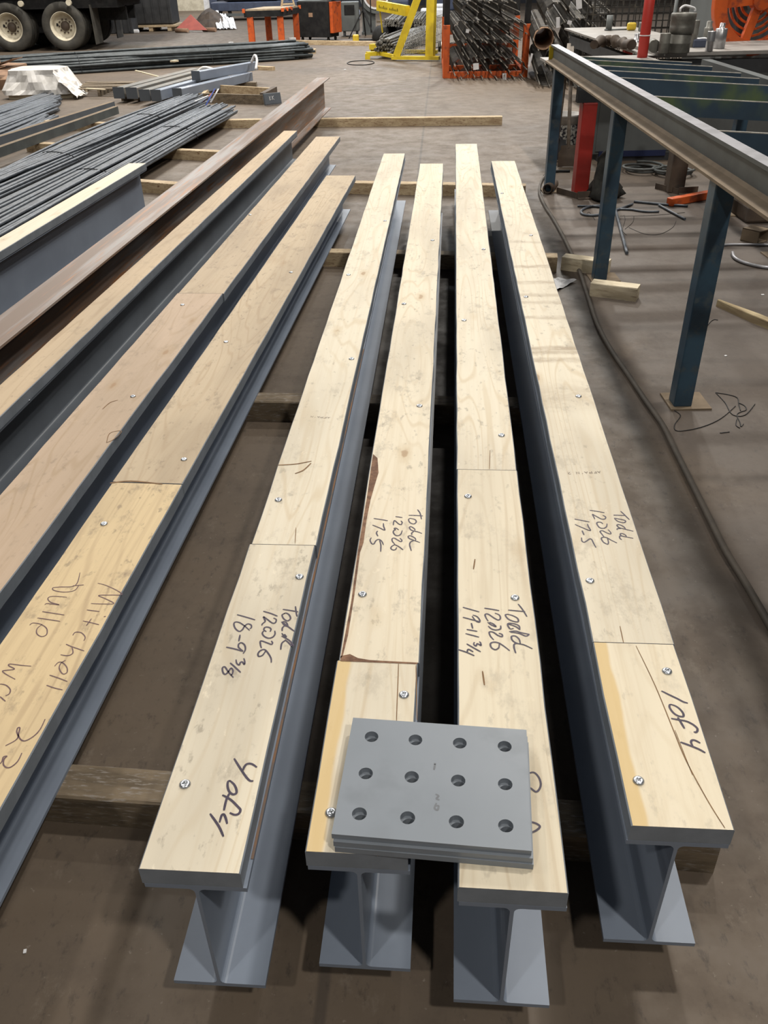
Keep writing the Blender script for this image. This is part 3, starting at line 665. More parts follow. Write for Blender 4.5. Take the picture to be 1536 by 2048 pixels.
# orange bar, cut tube, paper
mb = MB(); a, b_ = at(1338, 407, .02), at(1480, 380, .02); mb.bar(a+Vector((0, 0, .01)), b_+Vector((0, 0, .01)), .06, .058, bev=.006); single(mb, 'orange_bar', orange, (a.x, a.y, 0), 'orange painted square bar lying on the floor behind the near blue leg', 'bar')
tr = at(1480, 481); a2 = at(1521, 491)
mb = MB(); d = (a2-tr).normalized(); s = Vector((-d.y, d.x, 0)); Lt = .125; wv, hv, th_ = .12, .082, .006
Mq = Matrix(((d.x, s.x, 0, tr.x), (d.y, s.y, 0, tr.y), (0, 0, 1, .0005), (0, 0, 0, 1)))
for (cy, cz, sy, sz) in ((wv/2, th_/2, wv, th_), (wv/2, hv-th_/2, wv, th_), (th_/2, hv/2, th_, hv), (wv-th_/2, hv/2, th_, hv)): mb.box((Lt/2, cy, cz), (Lt, sy, sz), Mq)
single(mb, 'cut_tube', dusty, (tr.x, tr.y, 0), 'short cut of brown rectangular steel tube on the floor at the right edge', 'tube')
def crumple(name, label, pts, z, mat, cat, amp=.02, n=9, group=None, base=None):
    """a crumpled sheet spread over a quad a,b,c,d"""
    a, b_, c, d = [Vector(p) for p in pts]; mb = MB(); vs = []
    for i in range(n+1):
        for j in range(n+1):
            u, v = i/n, j/n
            p = a.lerp(b_, u).lerp(d.lerp(c, u), v)
            vs.append((p.x, p.y, max(.001, p.z+rnd.uniform(0, amp))))
    mb._add(vs, [(i*(n+1)+j, (i+1)*(n+1)+j, (i+1)*(n+1)+j+1, i*(n+1)+j+1) for i in range(n) for j in range(n)])
    return single(mb, name, mat, base or (a.x, a.y, 0), label, cat, group)
pq = [at(1104, 560), at(1122, 559), at(1153, 563), at(1112, 584)]
crumple('crumpled_paper', 'crumpled grey white paper sheet on the floor right of the 1 of 4 beam', [(p.x, p.y, .003) for p in pq], 0, paper, 'paper', .014, 6)

# ------------------------------------------------------------------ bench, cabinet and dies at upper right
bn = thing('steel_bench', 'red legged steel bench with a dark frame and grey plate top, behind the blue table', 'bench', (2.6, 9, 0))
mb = MB(); mb.box((1.62, 6.92, .34), (.11, .13, .68), bev=.008); mb.build('leg', red, bn, label='red leg')
mb = MB(); mb.box((2.40, 7.0, .34), (.13, .13, .68), bev=.008); mb.build('leg', brown, bn, label='brown leg')
for (x, y) in ((3.9, 7.1), (3.1, 12.9), (3.48, 12.9)):
    mb = MB(); mb.box((x, y, .34), (.11, .13, .68), bev=.008); mb.build('leg', red, bn)
for (x, y) in ((1.60, 6.93), (2.42, 7.0)):
    mb = MB(); mb.bar((x-.14, y+.1, .02), (x-.02, y-.12, .02), .006, .05); mb.bar((x-.02, y-.12, .005), (x+.14, y-.10, .005), .08, .01); mb.bar((x-.02, y-.12, .03), (x+.14, y-.10, .03), .006, .05); mb.build('foot_angle', brown, bn)
mb = MB(); mb.box((2.95, 6.9, .735), (2.86, .07, .11)); mb.build('frame_channel', dgrey, bn)
mb = MB(); mb.box((3.08, 11.0, .79), (.94, 4.1, .02)); mb.build('deck_plate', steelplate, bn)
mb = MB(); mb.box((2.10, 8.5, .79), (1.0, 1.1, .02)); mb.build('side_plate', steelplate, bn)
mb = MB(); mb.bar((2.7, 8.35, .66), (2.7, 12.9, .66), .08, .12); mb.bar((2.62, 9.0, .70), (4.2, 8.9, .70), .08, .12); mb.build('cross_frame', dgrey, bn)
zd = .801
mb = MB(); mb.box((3.42, 9.45, zd+.015), (1.48, 1.15, .03)); single(mb, 'bed_plate', steelplate, (3.42, 9.45, zd), 'thick grey steel plate on the bench under the round dies', 'plate')
zp = zd+.0305
GD = 'turned steel dies on the bench'
def die_cyl(label, px, py, r, prof_h, mat=die, z=zp, prof=None, name='steel_die', group=GD):
    p = at(px, py, z); p.y += r
    mb = MB(); h = prof_h; mb.lathe(prof or [(r*.55, .0), (r*.97, 0), (r, .006), (r, h*.48), (r*1.02, h*.5), (r, h*.52), (r, h-.006), (r*.95, h), (r*.55, h), (r*.55, h-.05)], Matrix.Translation((p.x, p.y, z)), 28)
    return single(mb, name, mat, (p.x, p.y, z), label, 'die', group, True), p
_, pd = die_cyl('lower of the two large stacked grey steel dies on the bench', 1362, 107, .105, .155)
mb = MB(); r = .110; z2 = zp+.1552
mb.lathe([(r*.55, 0), (r, 0), (r*1.01, .055), (r, .057), (r*1.0, .11), (r*1.02, .112), (r*1.02, .160), (r*.97, .165), (r*.5, .165), (r*.5, .12)], Matrix.Translation((pd.x+.006, pd.y, z2)), 28)
single(mb, 'steel_die', die, (pd.x+.006, pd.y, z2), 'upper of the two large stacked grey steel dies, with a white clamp on it', 'die', GD, True)
mb = MB(); zc = z2+.1655; c0 = Vector((pd.x+.02, pd.y-.02, zc))
mb.tube(spline([c0+Vector(v) for v in ((-.06, 0, .010), (-.06, 0, .035), (-.02, .01, .055), (.03, -.01, .045), (.07, 0, .03), (.075, 0, .010))], 5), .010, 8); single(mb, 'white_clamp', paper, tuple(c0), 'white painted clamp standing on the large upper die', 'clamp', None, True)
die_cyl('slim grey steel die left of the large stacked pair', 1329, 108, .048, .165)
die_cyl('tall slim steel die behind the right side of the large pair', 1386, 95, .04, .23)
die_cyl('short bright steel die at right, in front of the necked one', 1420, 103, .036, .165, bright)
die_cyl('necked bright steel die, rightmost on the bench', 1441, 98, .055, .2, bright, prof=[(.05, 0), (.055, .004), (.055, .165), (.05, .17), (.026, .172), (.026, .21), (.022, .215)])
die_cyl('dark necked steel die behind the short bright one', 1414, 92, .036, .2, die, prof=[(.04, 0), (.042, .004), (.042, .15), (.036, .16), (.028, .162), (.028, .21), (.02, .215)])
mb = MB(); p = at(1306, 106, zp); p.y += .05
mb.tube([p+Vector((0, -.07, .055)), p+Vector((.03, .11, .055))], .054, 16); single(mb, 'steel_die', die, (p.x, p.y, zp), 'steel die lying on its side beside the red post', 'die', GD, True)
mb = MB(); p = at(1402, 95, zp); mb.box((p.x, p.y+.1, zp+.035), (.16, .22, .07), bev=.01); single(mb, 'tool_box', bluebox, (p.x, p.y+.1, zp), 'dark blue flat tool box on the bench between the dies', 'box')
crumple('paper_stack', 'white papers lying on the dark blue tool box', [(p.x-.07, p.y+.02, zp+.071), (p.x+.07, p.y+.02, zp+.071), (p.x+.07, p.y+.18, zp+.071), (p.x-.07, p.y+.18, zp+.071)], 0, paper, 'paper', .006, 4, base=(p.x, p.y+.1, zp+.071))
# bits at the back of the deck
def onbench(px, py): return at(px, py, zd)
p = onbench(1217, 61); mb = MB(); mb.tube([p+Vector((0, 0, .001)), p+Vector((0, 0, .17))], .04, 14); mb.tube([p+Vector((-.06, -.03, .01)), p+Vector((.3, 0, .01))], .009, 8); single(mb, 'pipe_stub', mgrey, (p.x, p.y, zd), 'grey upright pipe stub at the back corner of the bench', 'pipe', None, True)
p = onbench(1262, 61); mb = MB(); mb.box((p.x, p.y, zd+.045), (.11, .08, .088), bev=.02); single(mb, 'yellow_tape_case', greenink, (p.x, p.y, zd), 'small yellow case at the back of the bench', 'case')
p = onbench(1272, 63); mb = MB(); mb.box((p.x+.10, p.y, zd+.05), (.13, .1, .1), bev=.01); single(mb, 'grey_box', mgrey, (p.x+.1, p.y, zd), 'small grey box beside the yellow case', 'box')
mb = MB(); pts = [onbench(*q) for q in ((1187, 97), (1205, 93), (1222, 92), (1240, 96), (1262, 102))]
PP = spline([q+Vector((0, 0, .045)) for q in pts], 6); mb.tube([q+Vector((0, rnd.uniform(-.03, .03), rnd.uniform(-.012, .02))) for q in PP], .05, 12, rr=[rnd.uniform(.028, .052) for _ in PP]); single(mb, 'leather_roll', brown, (pts[2].x, pts[2].y, zd), 'crumpled brown leather gloves and rags on the bench left of the red post', 'rag', None, True)
p = onbench(1272, 90); mb = MB(); mb.lathe([(.07, 0), (.08, .012), (.03, .016), (.028, .1), (.022, .11)], Matrix.Translation((p.x, p.y, zd)), 16); single(mb, 'steel_spindle', bright, (p.x, p.y, zd), 'small bright spindle on a round base beside the red post', 'spindle', None, True)
mb = MB(); p = at(1270, 110, .8); mb.tube([(p.x, p.y-.25, 0), (p.x, p.y-.25, 2.1)], .047, 18)
rp = thing('red_post', 'red round steel post rising beside the dies', 'post', (p.x, p.y-.25, 0))
mb.build('pole', redbright, rp, smooth=True)
mb = MB(); mb.tube([(p.x+.048*math.cos(a), p.y-.25+.048*math.sin(a), .98) for a in [i*math.pi/8 for i in range(16)]], .005, 6, closed=True); mb.build('wire_tie', paper, rp, label='pale wire tie')
mb = MB(); mb.box((p.x+.085, p.y-.22, 1.33), (.035, .004, .13)); mb.build('tag', paper, rp, label='white hanging tag')
mb = MB(); mb.box((p.x, p.y-.25, .005), (.2, .2, .01)); mb.build('base_plate', brown, rp)

# grey cabinet under the bench
cb = thing('steel_cabinet', 'grey steel cabinet under the bench, behind the red leg', 'cabinet', (2.8, 8.35, 0))
mb = MB(); mb.box((2.86, 8.5, .335), (1.7, .5, .55), bev=.006); mb.build('body', mgrey, cb)
for x in (2.44, 3.28):
    mb = MB(); mb.box((x, 8.247, .335), (.81, .012, .50), bev=.003); o = mb.build('door', mgrey, cb)
    mb = MB(); mb.box((x-.25, 8.233, .54), (.10, .012, .02), bev=.004); mb.build('handle', bright, o)
mb = MB(); mb.box((2.86, 8.46, .03), (1.6, .42, .06)); mb.build('plinth', dgrey, cb)
mb = MB(); mb.box((2.38, 8.24, .065), (.62, .01, .05)); mb.build('trim_strip', pbr('deep_blue', (.012, .02, .07), None, 5, .5), cb, label='deep blue strip')
# black jacket hanging by the red leg
mb = MB(); vs = []; n = 16; prof = [(.0, .13), (.03, .14), (.09, .11), (.16, .075), (.24, .06), (.30, .055), (.34, .03), (.36, .005)]
for i, (z, r) in enumerate(prof):
    for k in range(n):
        a = 2*math.pi*k/n; rr = r*(1+.25*math.sin(3*a+i)+.12*math.sin(7*a+2*i)); vs.append((1.76+rr*math.cos(a)+.02*i*.2+(.02 if z < .1 else 0), 6.82+rr*math.sin(a), z+.001))
mb._add(vs, [(i*n+k, i*n+(k+1) % n, (i+1)*n+(k+1) % n, (i+1)*n+k) for i in range(len(prof)-1) for k in range(n)] + [tuple(range(n))[::-1], tuple(range((len(prof)-1)*n, len(prof)*n))])
single(mb, 'black_cloth', cloth, (1.76, 6.82, 0), 'black cloth heap slumped against the red bench leg', 'cloth', None, True)
# buckets, shovels, pipe and hoses behind the far blue leg
bk = thing('plastic_bucket', 'white plastic bucket with a dark printed label behind the far blue leg', 'bucket', (1.84, 8.75, 0))
mb = MB(); mb.lathe([(.0001, .004), (.125, .004), (.15, .33), (.158, .33), (.158, .345), (.148, .345), (.122, .012), (.0001, .012)], Matrix.Translation((1.84, 8.75, 0)), 24); mb.build('pail', white, bk, smooth=True)
mb = MB(); mb.lathe([(.1315, .05), (.1478, .26)], Matrix.Translation((1.84, 8.75, 0)) @ Matrix.Rotation(R(180), 4, 'Z'), 24); bmesh.ops.delete(mb.bm, geom=[f for f in mb.bm.faces if len(f.verts) > 4], context='FACES')
mb.build('label_wrap', pbr('bucket_label', (.04, .04, .05), (.55, .54, .5), 38, .5, 0, None, 0, .47, .53), bk, smooth=True, label='dark label with pale lattice print')
mb = MB(); mb.tube([(1.84+.157*math.cos(a), 8.75-.157*abs(math.sin(a))*.35, .33-.10*math.sin(a)) for a in [i*math.pi/12 for i in range(13)]], .004, 6); mb.build('bail_handle', bright, bk, smooth=True)
def shovel(label, bx, by_, lean, mat):
    t = thing('shovel', label, 'shovel', (bx, by_, 0), group='shovels behind the far blue leg')
    mb = MB(); n = 6; vs = []
    for i in range(n+1):
        for j in range(7):
            u = (j/6-.5); z = .005+.175*i/n; w = .19*(1 if i < 5 else .8); vs.append((bx+u*w, by_+.05*(1-4*u*u)*.6+z*.18, z))
    m2 = len(vs); vs2 = [(x, y+.004, z) for x, y, z in vs]
    g = lambda i, j, o_=0: o_+i*7+j
    fs = [(g(i, j), g(i, j+1), g(i+1, j+1), g(i+1, j)) for i in range(n) for j in range(6)] + [(g(i, j, m2), g(i+1, j, m2), g(i+1, j+1, m2), g(i, j+1, m2)) for i in range(n) for j in range(6)]
    mb._add(vs+vs2, fs); mb.build('blade', mat, t, smooth=True)
    mb = MB(); mb.tube([(bx, by_+.07, .155), (bx+lean[0], by_+lean[1], .95)], .017, 10); mb.build('handle', pbr('shovel_handle', (.3, .26, .22), (.18, .15, .12), 12, .7), t, smooth=True)
shovel('shovel with a square blade behind the far blue leg, nearer of the two', 1.745, 8.0, (-.02, .22), brown)
shovel('shovel standing behind the nearer one, its round blade half hidden', 1.70, 8.3, (.06, .22), dgrey)
p = at(1118, 378, .04); mb = MB()
mb.lathe([(.03, 0), (.04, 0), (.04, .2), (.03, .2)], Matrix.Translation((p.x-.05, p.y+.1, .0405)) @ Matrix.Rotation(R(90), 4, 'X') @ Matrix.Rotation(R(-25), 4, 'Y') @ Matrix.Translation((0, 0, -.1)), 18, True)
single(mb, 'pipe_offcut', brown, (p.x, p.y+.1, 0), 'short open pipe offcut on the floor behind the far blue leg', 'pipe', None, True)
mb = MB(); mb.tube(spline([at(*q, .012) for q in ((1140, 342), (1110, 343), (1096, 350), (1088, 352))], 5), .011, 8); single(mb, 'black_cable', black, tuple(at(1120, 342).xy)+(0,), 'black cable running behind the far blue leg', 'cable', None, True)
GH = 'coiled hoses under the bench'
def coil(label, px, py, r, turns, mat, thick=.009, ry=None, group=GH, name='coiled_hose'):
    c = at(px, py); pts = []
    N = int(turns*18)
    for i in range(N+1):
        a = 2*math.pi*i/18; q = r*(1+.10*math.sin(i*.37)); pts.append((c.x+q*math.cos(a)+.02*math.sin(i*.2), c.y+(ry or r)*(q/r)*math.sin(a), thick+.0005+2.05*thick*(i/18 if turns > 1 else 0)))
    mb = MB(); mb.tube(pts, thick, 7); return single(mb, name, mat, (c.x, c.y, 0), label, 'hose', group, True)
coil('coiled grey hose under the bench, left of the brown leg', 1283, 345, .15, 2.3, mgrey, .011)
coil('coiled grey hose behind the brown bench leg', 1345, 350, .16, 2.0, mgrey, .011)
mb = MB(); p = at(1515, 480); mb.box((p.x+.25, p.y+.65, .06), (.35, .5, .12), bev=.02); single(mb, 'machine_foot', brown, (p.x+.25, p.y+.65, 0), 'dark machine foot on the floor under the right end of the table', 'machine')

# big machine with orange wheel
mc = thing('straightening_machine', 'grey machine with a big orange spoked wheel at the upper right corner', 'machine', (4.6, 10.9, 0))
mb = MB(); mb.box((4.9, 11.1, 1.0), (2.2, 1.0, 2.0), bev=.02); mb.box((4.45, 10.75, .38), (1.2, .7, .76), bev=.02); mb.build('body', mgrey, mc)
wc = aty(1521, -2, 10.0)
Mw = Matrix.Translation(wc) @ Matrix.Rotation(R(8), 4, 'Z') @ Matrix.Rotation(R(90), 4, 'X')
mb = MB(); mb.lathe([(.375, -.04), (.51, -.04), (.515, -.03), (.515, .03), (.51, .04), (.375, .04), (.372, 0)], Mw, 40, True)
for k in range(5):
    a = R(40+72*k); mb.box((.22, 0, 0), (.34, .09, .05), Mw @ Matrix.Rotation(a, 4, 'Z'))
mb.lathe([(.0001, -.06), (.1, -.06), (.1, .06), (.0001, .06)], Mw, 20)
mb.build('wheel', orange, mc, smooth=False)
mb = MB()
for k, rr in enumerate((.15, .21, .27, .33)): mb.lathe([(rr, -.1), (rr+.02, -.1), (rr+.02, -.08), (rr, -.08)], Mw @ Matrix.Translation((0, 0, 0)), 30, True)
mb.build('wire_coil', orange, mc)
mb = MB(); mb.tube([(wc.x, wc.y, wc.z), (wc.x+.05, 10.7, wc.z)], .05, 12); mb.build('axle', dgrey, mc)
mb = MB(); mb.bar((3.72, 10.58, 1.6), (4.0, 10.3, .7), .05, .05); mb.build('brace', dgrey, mc)

# ------------------------------------------------------------------ channels, tubes and rebar at left
def channel(label, p, q, h=.085, f_=.06, t_=.007, mat=tgrey):
    p, q = Vector((*p, DUN)), Vector((*q, DUN)); d = q-p; L = d.length; a = math.atan2(d.y, d.x)
    o = thing('steel_channel', label, 'channel', p, a-math.pi/2, 'steel channels at left'); mb = MB()
    pr = [(f_/2, 0), (f_/2, h), (-f_/2, h), (-f_/2, h-t_), (f_/2-t_, h-t_), (f_/2-t_, t_), (-f_/2, t_), (-f_/2, 0)]
    vs = [(x, y, z) for y in (0, L) for x, z in pr]; n = 8
    bv = [mb.bm.verts.new(v) for v in vs]
    for i in range(n): mb.bm.faces.new((bv[i], bv[(i+1) % n], bv[n+(i+1) % n], bv[n+i])).material_index = 1 if i == 1 else 0
    mb.bm.faces.new(bv[:n]); mb.bm.faces.new(bv[n:])
    mb.build('channel_section', [mat, dusty], o, world=False); return o
channel('long grey steel channel with a dusty top, nearer the rebar bundles', (-4.05, 6.2), (-3.20, 11.35))
channel('long dark steel channel with a dusty top, beside the messy rebar bundle', (-4.45, 6.5), (-3.36, 11.8), mat=paint_dk)

def bundle(label, far, near, half, n, r, z0, layers, jit, mat, group=None, spread=.12, cross=0, ties=(.25, .6), bow=0, skew=0):
    """a tied bundle: bars from far end to near end"""
    far, near = Vector((*far, 0)), Vector((*near, 0)); d = (near-far); L = d.length; d.normalize(); s = Vector((-d.y, d.x, 0))
    t = thing('rebar_bundle', label, 'rebar bundle', tuple(far), 0, group)
    zt = 0; slots = []; Hh = n*3.6*r*r/(half*math.pi/2)
    while len(slots) < n:
        slots = []; lay = 0; Hh *= 1.03
        while lay*1.76*r < Hh:
            w_ = half*math.sqrt(max(0, 1-(lay*1.76*r/Hh)**2)); cnt = int(2*w_/(2.06*r))
            slots += [((k-(cnt-1)/2)*2.06*r, lay) for k in range(cnt)]; lay += 1
    slots = slots[:n]; layers = max(l for _, l in slots)+1
    for i, (u0, lay) in enumerate(slots):
        wl = half; u0 += rnd.uniform(-.25, .25)*r
        u1 = max(-half, min(half, u0+rnd.uniform(-1, 1)*spread*wl)); um = (u0+u1)/2+rnd.uniform(-1, 1)*spread*.35*wl
        if lay >= layers-2 and rnd.random() < cross/20: u1 = -u0*.9
        z = z0+r+lay*r*1.76; zt = max(zt, z+r)
        e0 = rnd.uniform(-jit, jit)+skew*u0; e1 = rnd.uniform(-jit, jit)
        P = [far+d*e0+s*u0+Vector((0, 0, z+rnd.uniform(0, r*.5))), far+d*(L*.5)+s*(um+bow)+Vector((0, 0, z+rnd.uniform(0, r))), near+d*e1+s*u1+Vector((0, 0, z+rnd.uniform(0, r*.5)))]
        mb = MB(); mb.tube(spline(P, 4), r, 6); mb.build('rebar', mat, t, smooth=True)
    for f_ in ties:
        c = far+d*L*f_ + s*bow*(1-abs(2*f_-1)); mb = MB(); hw = half*1.05
        mb.tube(spline([c-s*hw+Vector((0, 0, z0)), *[c+s*hw*math.cos(math.pi*(1-q/10))+Vector((0, 0, z0+.3*r+(zt-z0+.006)*math.sin(math.pi*q/10))) for q in range(1, 10)], c+s*hw+Vector((0, 0, z0))], 4), .004, 5)
        mb.build('tie_wire', wire, t)
    return t
bundle('grey blue rebar bundle running beside the bright board beam, nearer of the two', (-1.92, 10.95), (-2.70, 4.9), .25, 84, .0125, .089, 5, .30, reb, 'rebar bundles on timbers at left', .3)
bundle('grey blue rebar bundle fanned out behind the nearer one, its bars crossing', (-2.40, 12.0), (-3.33, 5.6), .25, 84, .0120, .089, 5, .35, reb, 'rebar bundles on timbers at left', .5, 14)
bundle('messy bundle of short bent rebar at the left edge', (-4.45, 12.7), (-4.75, 6.9), .62, 100, .0150, .0, 4, .35, reb, None, .25, 14, (), skew=2.9)
bundle('long dark rebar pile lying across the floor in front of the orange legged table', (-1.62, 19.35), (-7.2, 16.8), .46, 100, .0245, .0, 7, .35, reb_dk, None, .5, 10, (.3, .7))
# ribbon tags on the rebar end
tg = thing('tag_cluster', 'white, blue and red plastic tags tied to the far end of the rebar bundle', 'tag', (-2.02, 11.3, .18))
for i, (mt, dx, dy, dz, l) in enumerate([(paper, 0, 0, .06, .16), (bluebox, .05, -.03, .04, .14), (brickred, .09, 0, .05, .15), (paper, .16, .02, .04, .12), (pbr('tag_blue', (.05, .10, .42), None, 6, .5), .12, -.05, .02, .12)]):
    mb = MB(); c = Vector((-2.12+dx, 11.3+dy, .18+dz)); a = rnd.uniform(-.6, .6)
    mb.bar(c-Vector((l/2*math.cos(a), .04, .02)), c+Vector((l/2*math.cos(a), .04, .03+.03*i)), .035, .003); mb.build('tag_strip', mt, tg)

# square tubes with capped ends
GT = 'capped square tubes stacked on the floor'
def sq_tube(label, p, q, w, h, z, mats=None):
    t = thing('square_tube', label, 'tube', (*p, z), 0, GT)
    mb = MB(); mb.bar((*p, z+h/2), (*q, z+h/2), w, h, bev=.006); mb.build('tube_wall', mats or pbr('dusty_grey_primer', (.17, .155, .135), (.13, .13, .125), 4, .6), t)
    d = (Vector(q)-Vector(p)).normalized()
    mb = MB(); mb.bar((p[0]-d.x*.008, p[1]-d.y*.008, z+h/2), (p[0], p[1], z+h/2), w+.02, h+.02); mb.build('end_cap', paint_dk, t, label='dark grey end plate')
    return t
zt = .07
sq_tube('leftmost capped square tube of the grey stack, dusty on top', (-3.60, 13.05), (-2.96, 15.6), .15, .125, zt)
sq_tube('second capped square tube from the left of the grey stack', (-3.40, 12.98), (-2.79, 15.5), .15, .125, zt)
sq_tube('third capped square tube from the left, set slightly forward', (-3.16, 12.72), (-2.55, 15.2), .14, .125, zt)
sq_tube('fourth capped square tube from the left, bright on top', (-2.99, 12.66), (-2.38, 14.9), .13, .125, zt, paint)
sq_tube('capped square tube at the right of the stack, nearest the wooden tray', (-2.73, 12.82), (-1.98, 14.8), .13, .12, zt, paint)
sq_tube('capped square tube lying on top of the right hand ones', (-2.62, 13.75), (-1.92, 15.1), .13, .12, zt+.1205, paint)
for i, (y, x0, x1) in enumerate(((13.35, -3.65, -2.3), (14.7, -3.3, -1.85))):
    timber(('nearer' if i == 0 else 'farther') + ' timber under the stack of grey square tubes', (x0, y), (x1, y-.1), h=.068, mat=dun_dk)
mb = MB(); mb.tube(spline([(-1.93, 14.85, .32), (-1.86, 14.8, .42), (-1.82, 14.7, .36), (-1.84, 14.6, .24)], 4), .02, 6)
single(mb, 'plastic_strap', paper, (-1.93, 14.8, .31), 'white plastic strap curled over the end of the grey tubes', 'strap', None, True)
mb = MB(); mb.tube(spline([(-2.75, 14.4, .2), (-2.62, 14.4, .30), (-2.45, 14.35, .27), (-2.35, 14.2, .22)], 4), .025, 6)
single(mb, 'plastic_wrap', white, (-2.6, 14.35, .2), 'scrap of clear plastic wrap lying between the grey tubes', 'wrap', None, True)

# wooden tray and marked box
ty = thing('wooden_tray', 'open tray of rough timber boards beyond the rebar ends', 'tray', (-1.95, 13.2, 0))
for p, q in (((-2.45, 12.92), (-1.52, 12.58)), ((-2.5, 13.95), (-1.45, 13.30))):
    mb = MB(); mb.bar((*p, .06), (*q, .06), .04, .12); mb.build('side_board', dun if p[1] > 13 else dun_dk, ty)
mb = MB(); mb.bar((-1.53, 12.6, .07), (-1.43, 13.3, .07), .07, .14); mb.build('end_board', brown, ty)
mb = MB(); mb.bar((-2.42, 12.95, .05), (-2.45, 13.9, .05), .05, .1); mb.build('end_board', dun, ty)
bx = thing('marked_box', 'small dark grey steel box marked in white at the end of the wooden tray', 'box', (-1.4, 12.55, 0))
Mx = Matrix.Translation((-1.39, 12.52, .065)) @ Matrix.Rotation(R(32), 4, 'Z') @ Matrix.Rotation(R(-12), 4, 'X')
mb = MB(); mb.box((0, 0, .012), (.25, .04, .14), Mx, .006); mb.build('plate', paint_dk, bx)
mb = MB(); Mz = Mx @ Matrix.Translation((-.02, -.0208, .02))
for l in ([(-.03, -.025), (-.03, .025), (-.008, .018), (-.028, 0), (-.006, -.018), (-.03, -.025)], [(.012, -.025), (.012, .025)], [(.035, .025), (.012, 0), (.038, -.025)]):
    mb.tube([Mz @ Vector((a, 0, b_)) for a, b_ in l], .003, 5)
mb.build('chalk_mark', paper, bx, label='white chalk letters')

# film-wrapped block, cardboard, broken pallet
wr = thing('wrapped_pallet_load', 'low block wrapped in white plastic film on a pallet at left', 'wrapped load', (-5.0, 14.0, 0))
mb = MB(); mb.box((-4.95, 14.1, .05), (.95, .75, .10)); mb.build('pallet', pale_block, wr)
mb = MB(); n = 44; prof = [(.52, .06), (.50, .12), (.44, .22), (.39, .31), (.37, .37), (.30, .385), (.0001, .39)]; vs = []
for i, (r_, z) in enumerate(prof):
    for k in range(n):
        a = 2*math.pi*k/n; sq = 1/max(abs(math.cos(a)), abs(math.sin(a))); rr = r_*min(sq, 1.28)*(1+(.05*math.sin(5*a+i*1.3)+rnd.uniform(-.03, .03)) * (1 if i < 5 else .2)); vs.append((-4.98+rr*math.cos(a)*1.0-(z*.2), 14.1+rr*.8*math.sin(a), z))
mb._add(vs, [(i*n+k, i*n+(k+1) % n, (i+1)*n+(k+1) % n, (i+1)*n+k) for i in range(len(prof)-1) for k in range(n)])
mb.build('film_wrap', white, wr)
mb = MB(); n = 8; vs = []
for i in range(n+1):
    for j in range(n+1):
        u, v = i/n, j/n; vs.append((-4.66+.34*u+rnd.uniform(-.02, .02), 13.58+.5*v-.1*u, max(.004, .33*(1-u)**1.25+rnd.uniform(-.03, .03)+.03)))
mb._add(vs, [(i*(n+1)+j, (i+1)*(n+1)+j, (i+1)*(n+1)+j+1, i*(n+1)+j+1) for i in range(n) for j in range(n)]); mb.build('film_tail', white, wr, label='film trailing to the floor')
cbx = thing('cardboard_heap', 'torn brown cardboard cartons heaped at the left edge by the truck', 'cardboard', (-6.3, 15.6, 0))
for i, (c, s_, a) in enumerate([((-6.6, 15.85, .2), (.6, .5, .4), .3), ((-6.1, 15.75, .14), (.45, .4, .28), -.5), ((-6.2, 15.2, .1), (.7, .45, .2), .1)]):
    mb = MB(); mb.box((0, 0, 0), s_, Matrix.Translation(c) @ Matrix.Rotation(a, 4, 'Z') @ Matrix.Rotation(.12*i, 4, 'X'))
    mb.bar(Vector(c)+Vector((-.2, -.1, s_[2]/2)), Vector(c)+Vector((.25, -.2, s_[2]/2+.12)), .3, .006); mb.build('carton', card, cbx)
bp = thing('broken_pallet', 'broken dark wooden pallet with loose slats left of the grey tubes', 'pallet', (-4.15, 14.2, 0))
for k in range(5):
    mb = MB(); mb.bar((-4.55, 13.95+.2*k, .10), (-3.72, 13.85+.2*k, .10+.01*(k % 2)), .10, .018); mb.build('slat', dun_dk, bp)
for x in (-4.5, -4.12, -3.78):
    mb = MB(); mb.bar((x, 13.85, .045), (x, 14.85, .045), .04, .09); mb.build('runner', dun_dk, bp)
mb = MB(); mb.bar((-4.0, 15.75, .16), (-3.35, 15.35, .05), .035, .015); single(mb, 'wood_lath', pale_block, (-3.7, 15.5, 0), 'thin pale lath poking up behind the grey tubes', 'lath')
mb = MB(); mb.bar((-4.25, 13.72, .125), (-3.95, 13.6, .118), .05, .012); single(mb, 'wood_chip', pale_block, (-4.1, 13.66, .11), 'pale splintered slat on the broken pallet', 'slat')

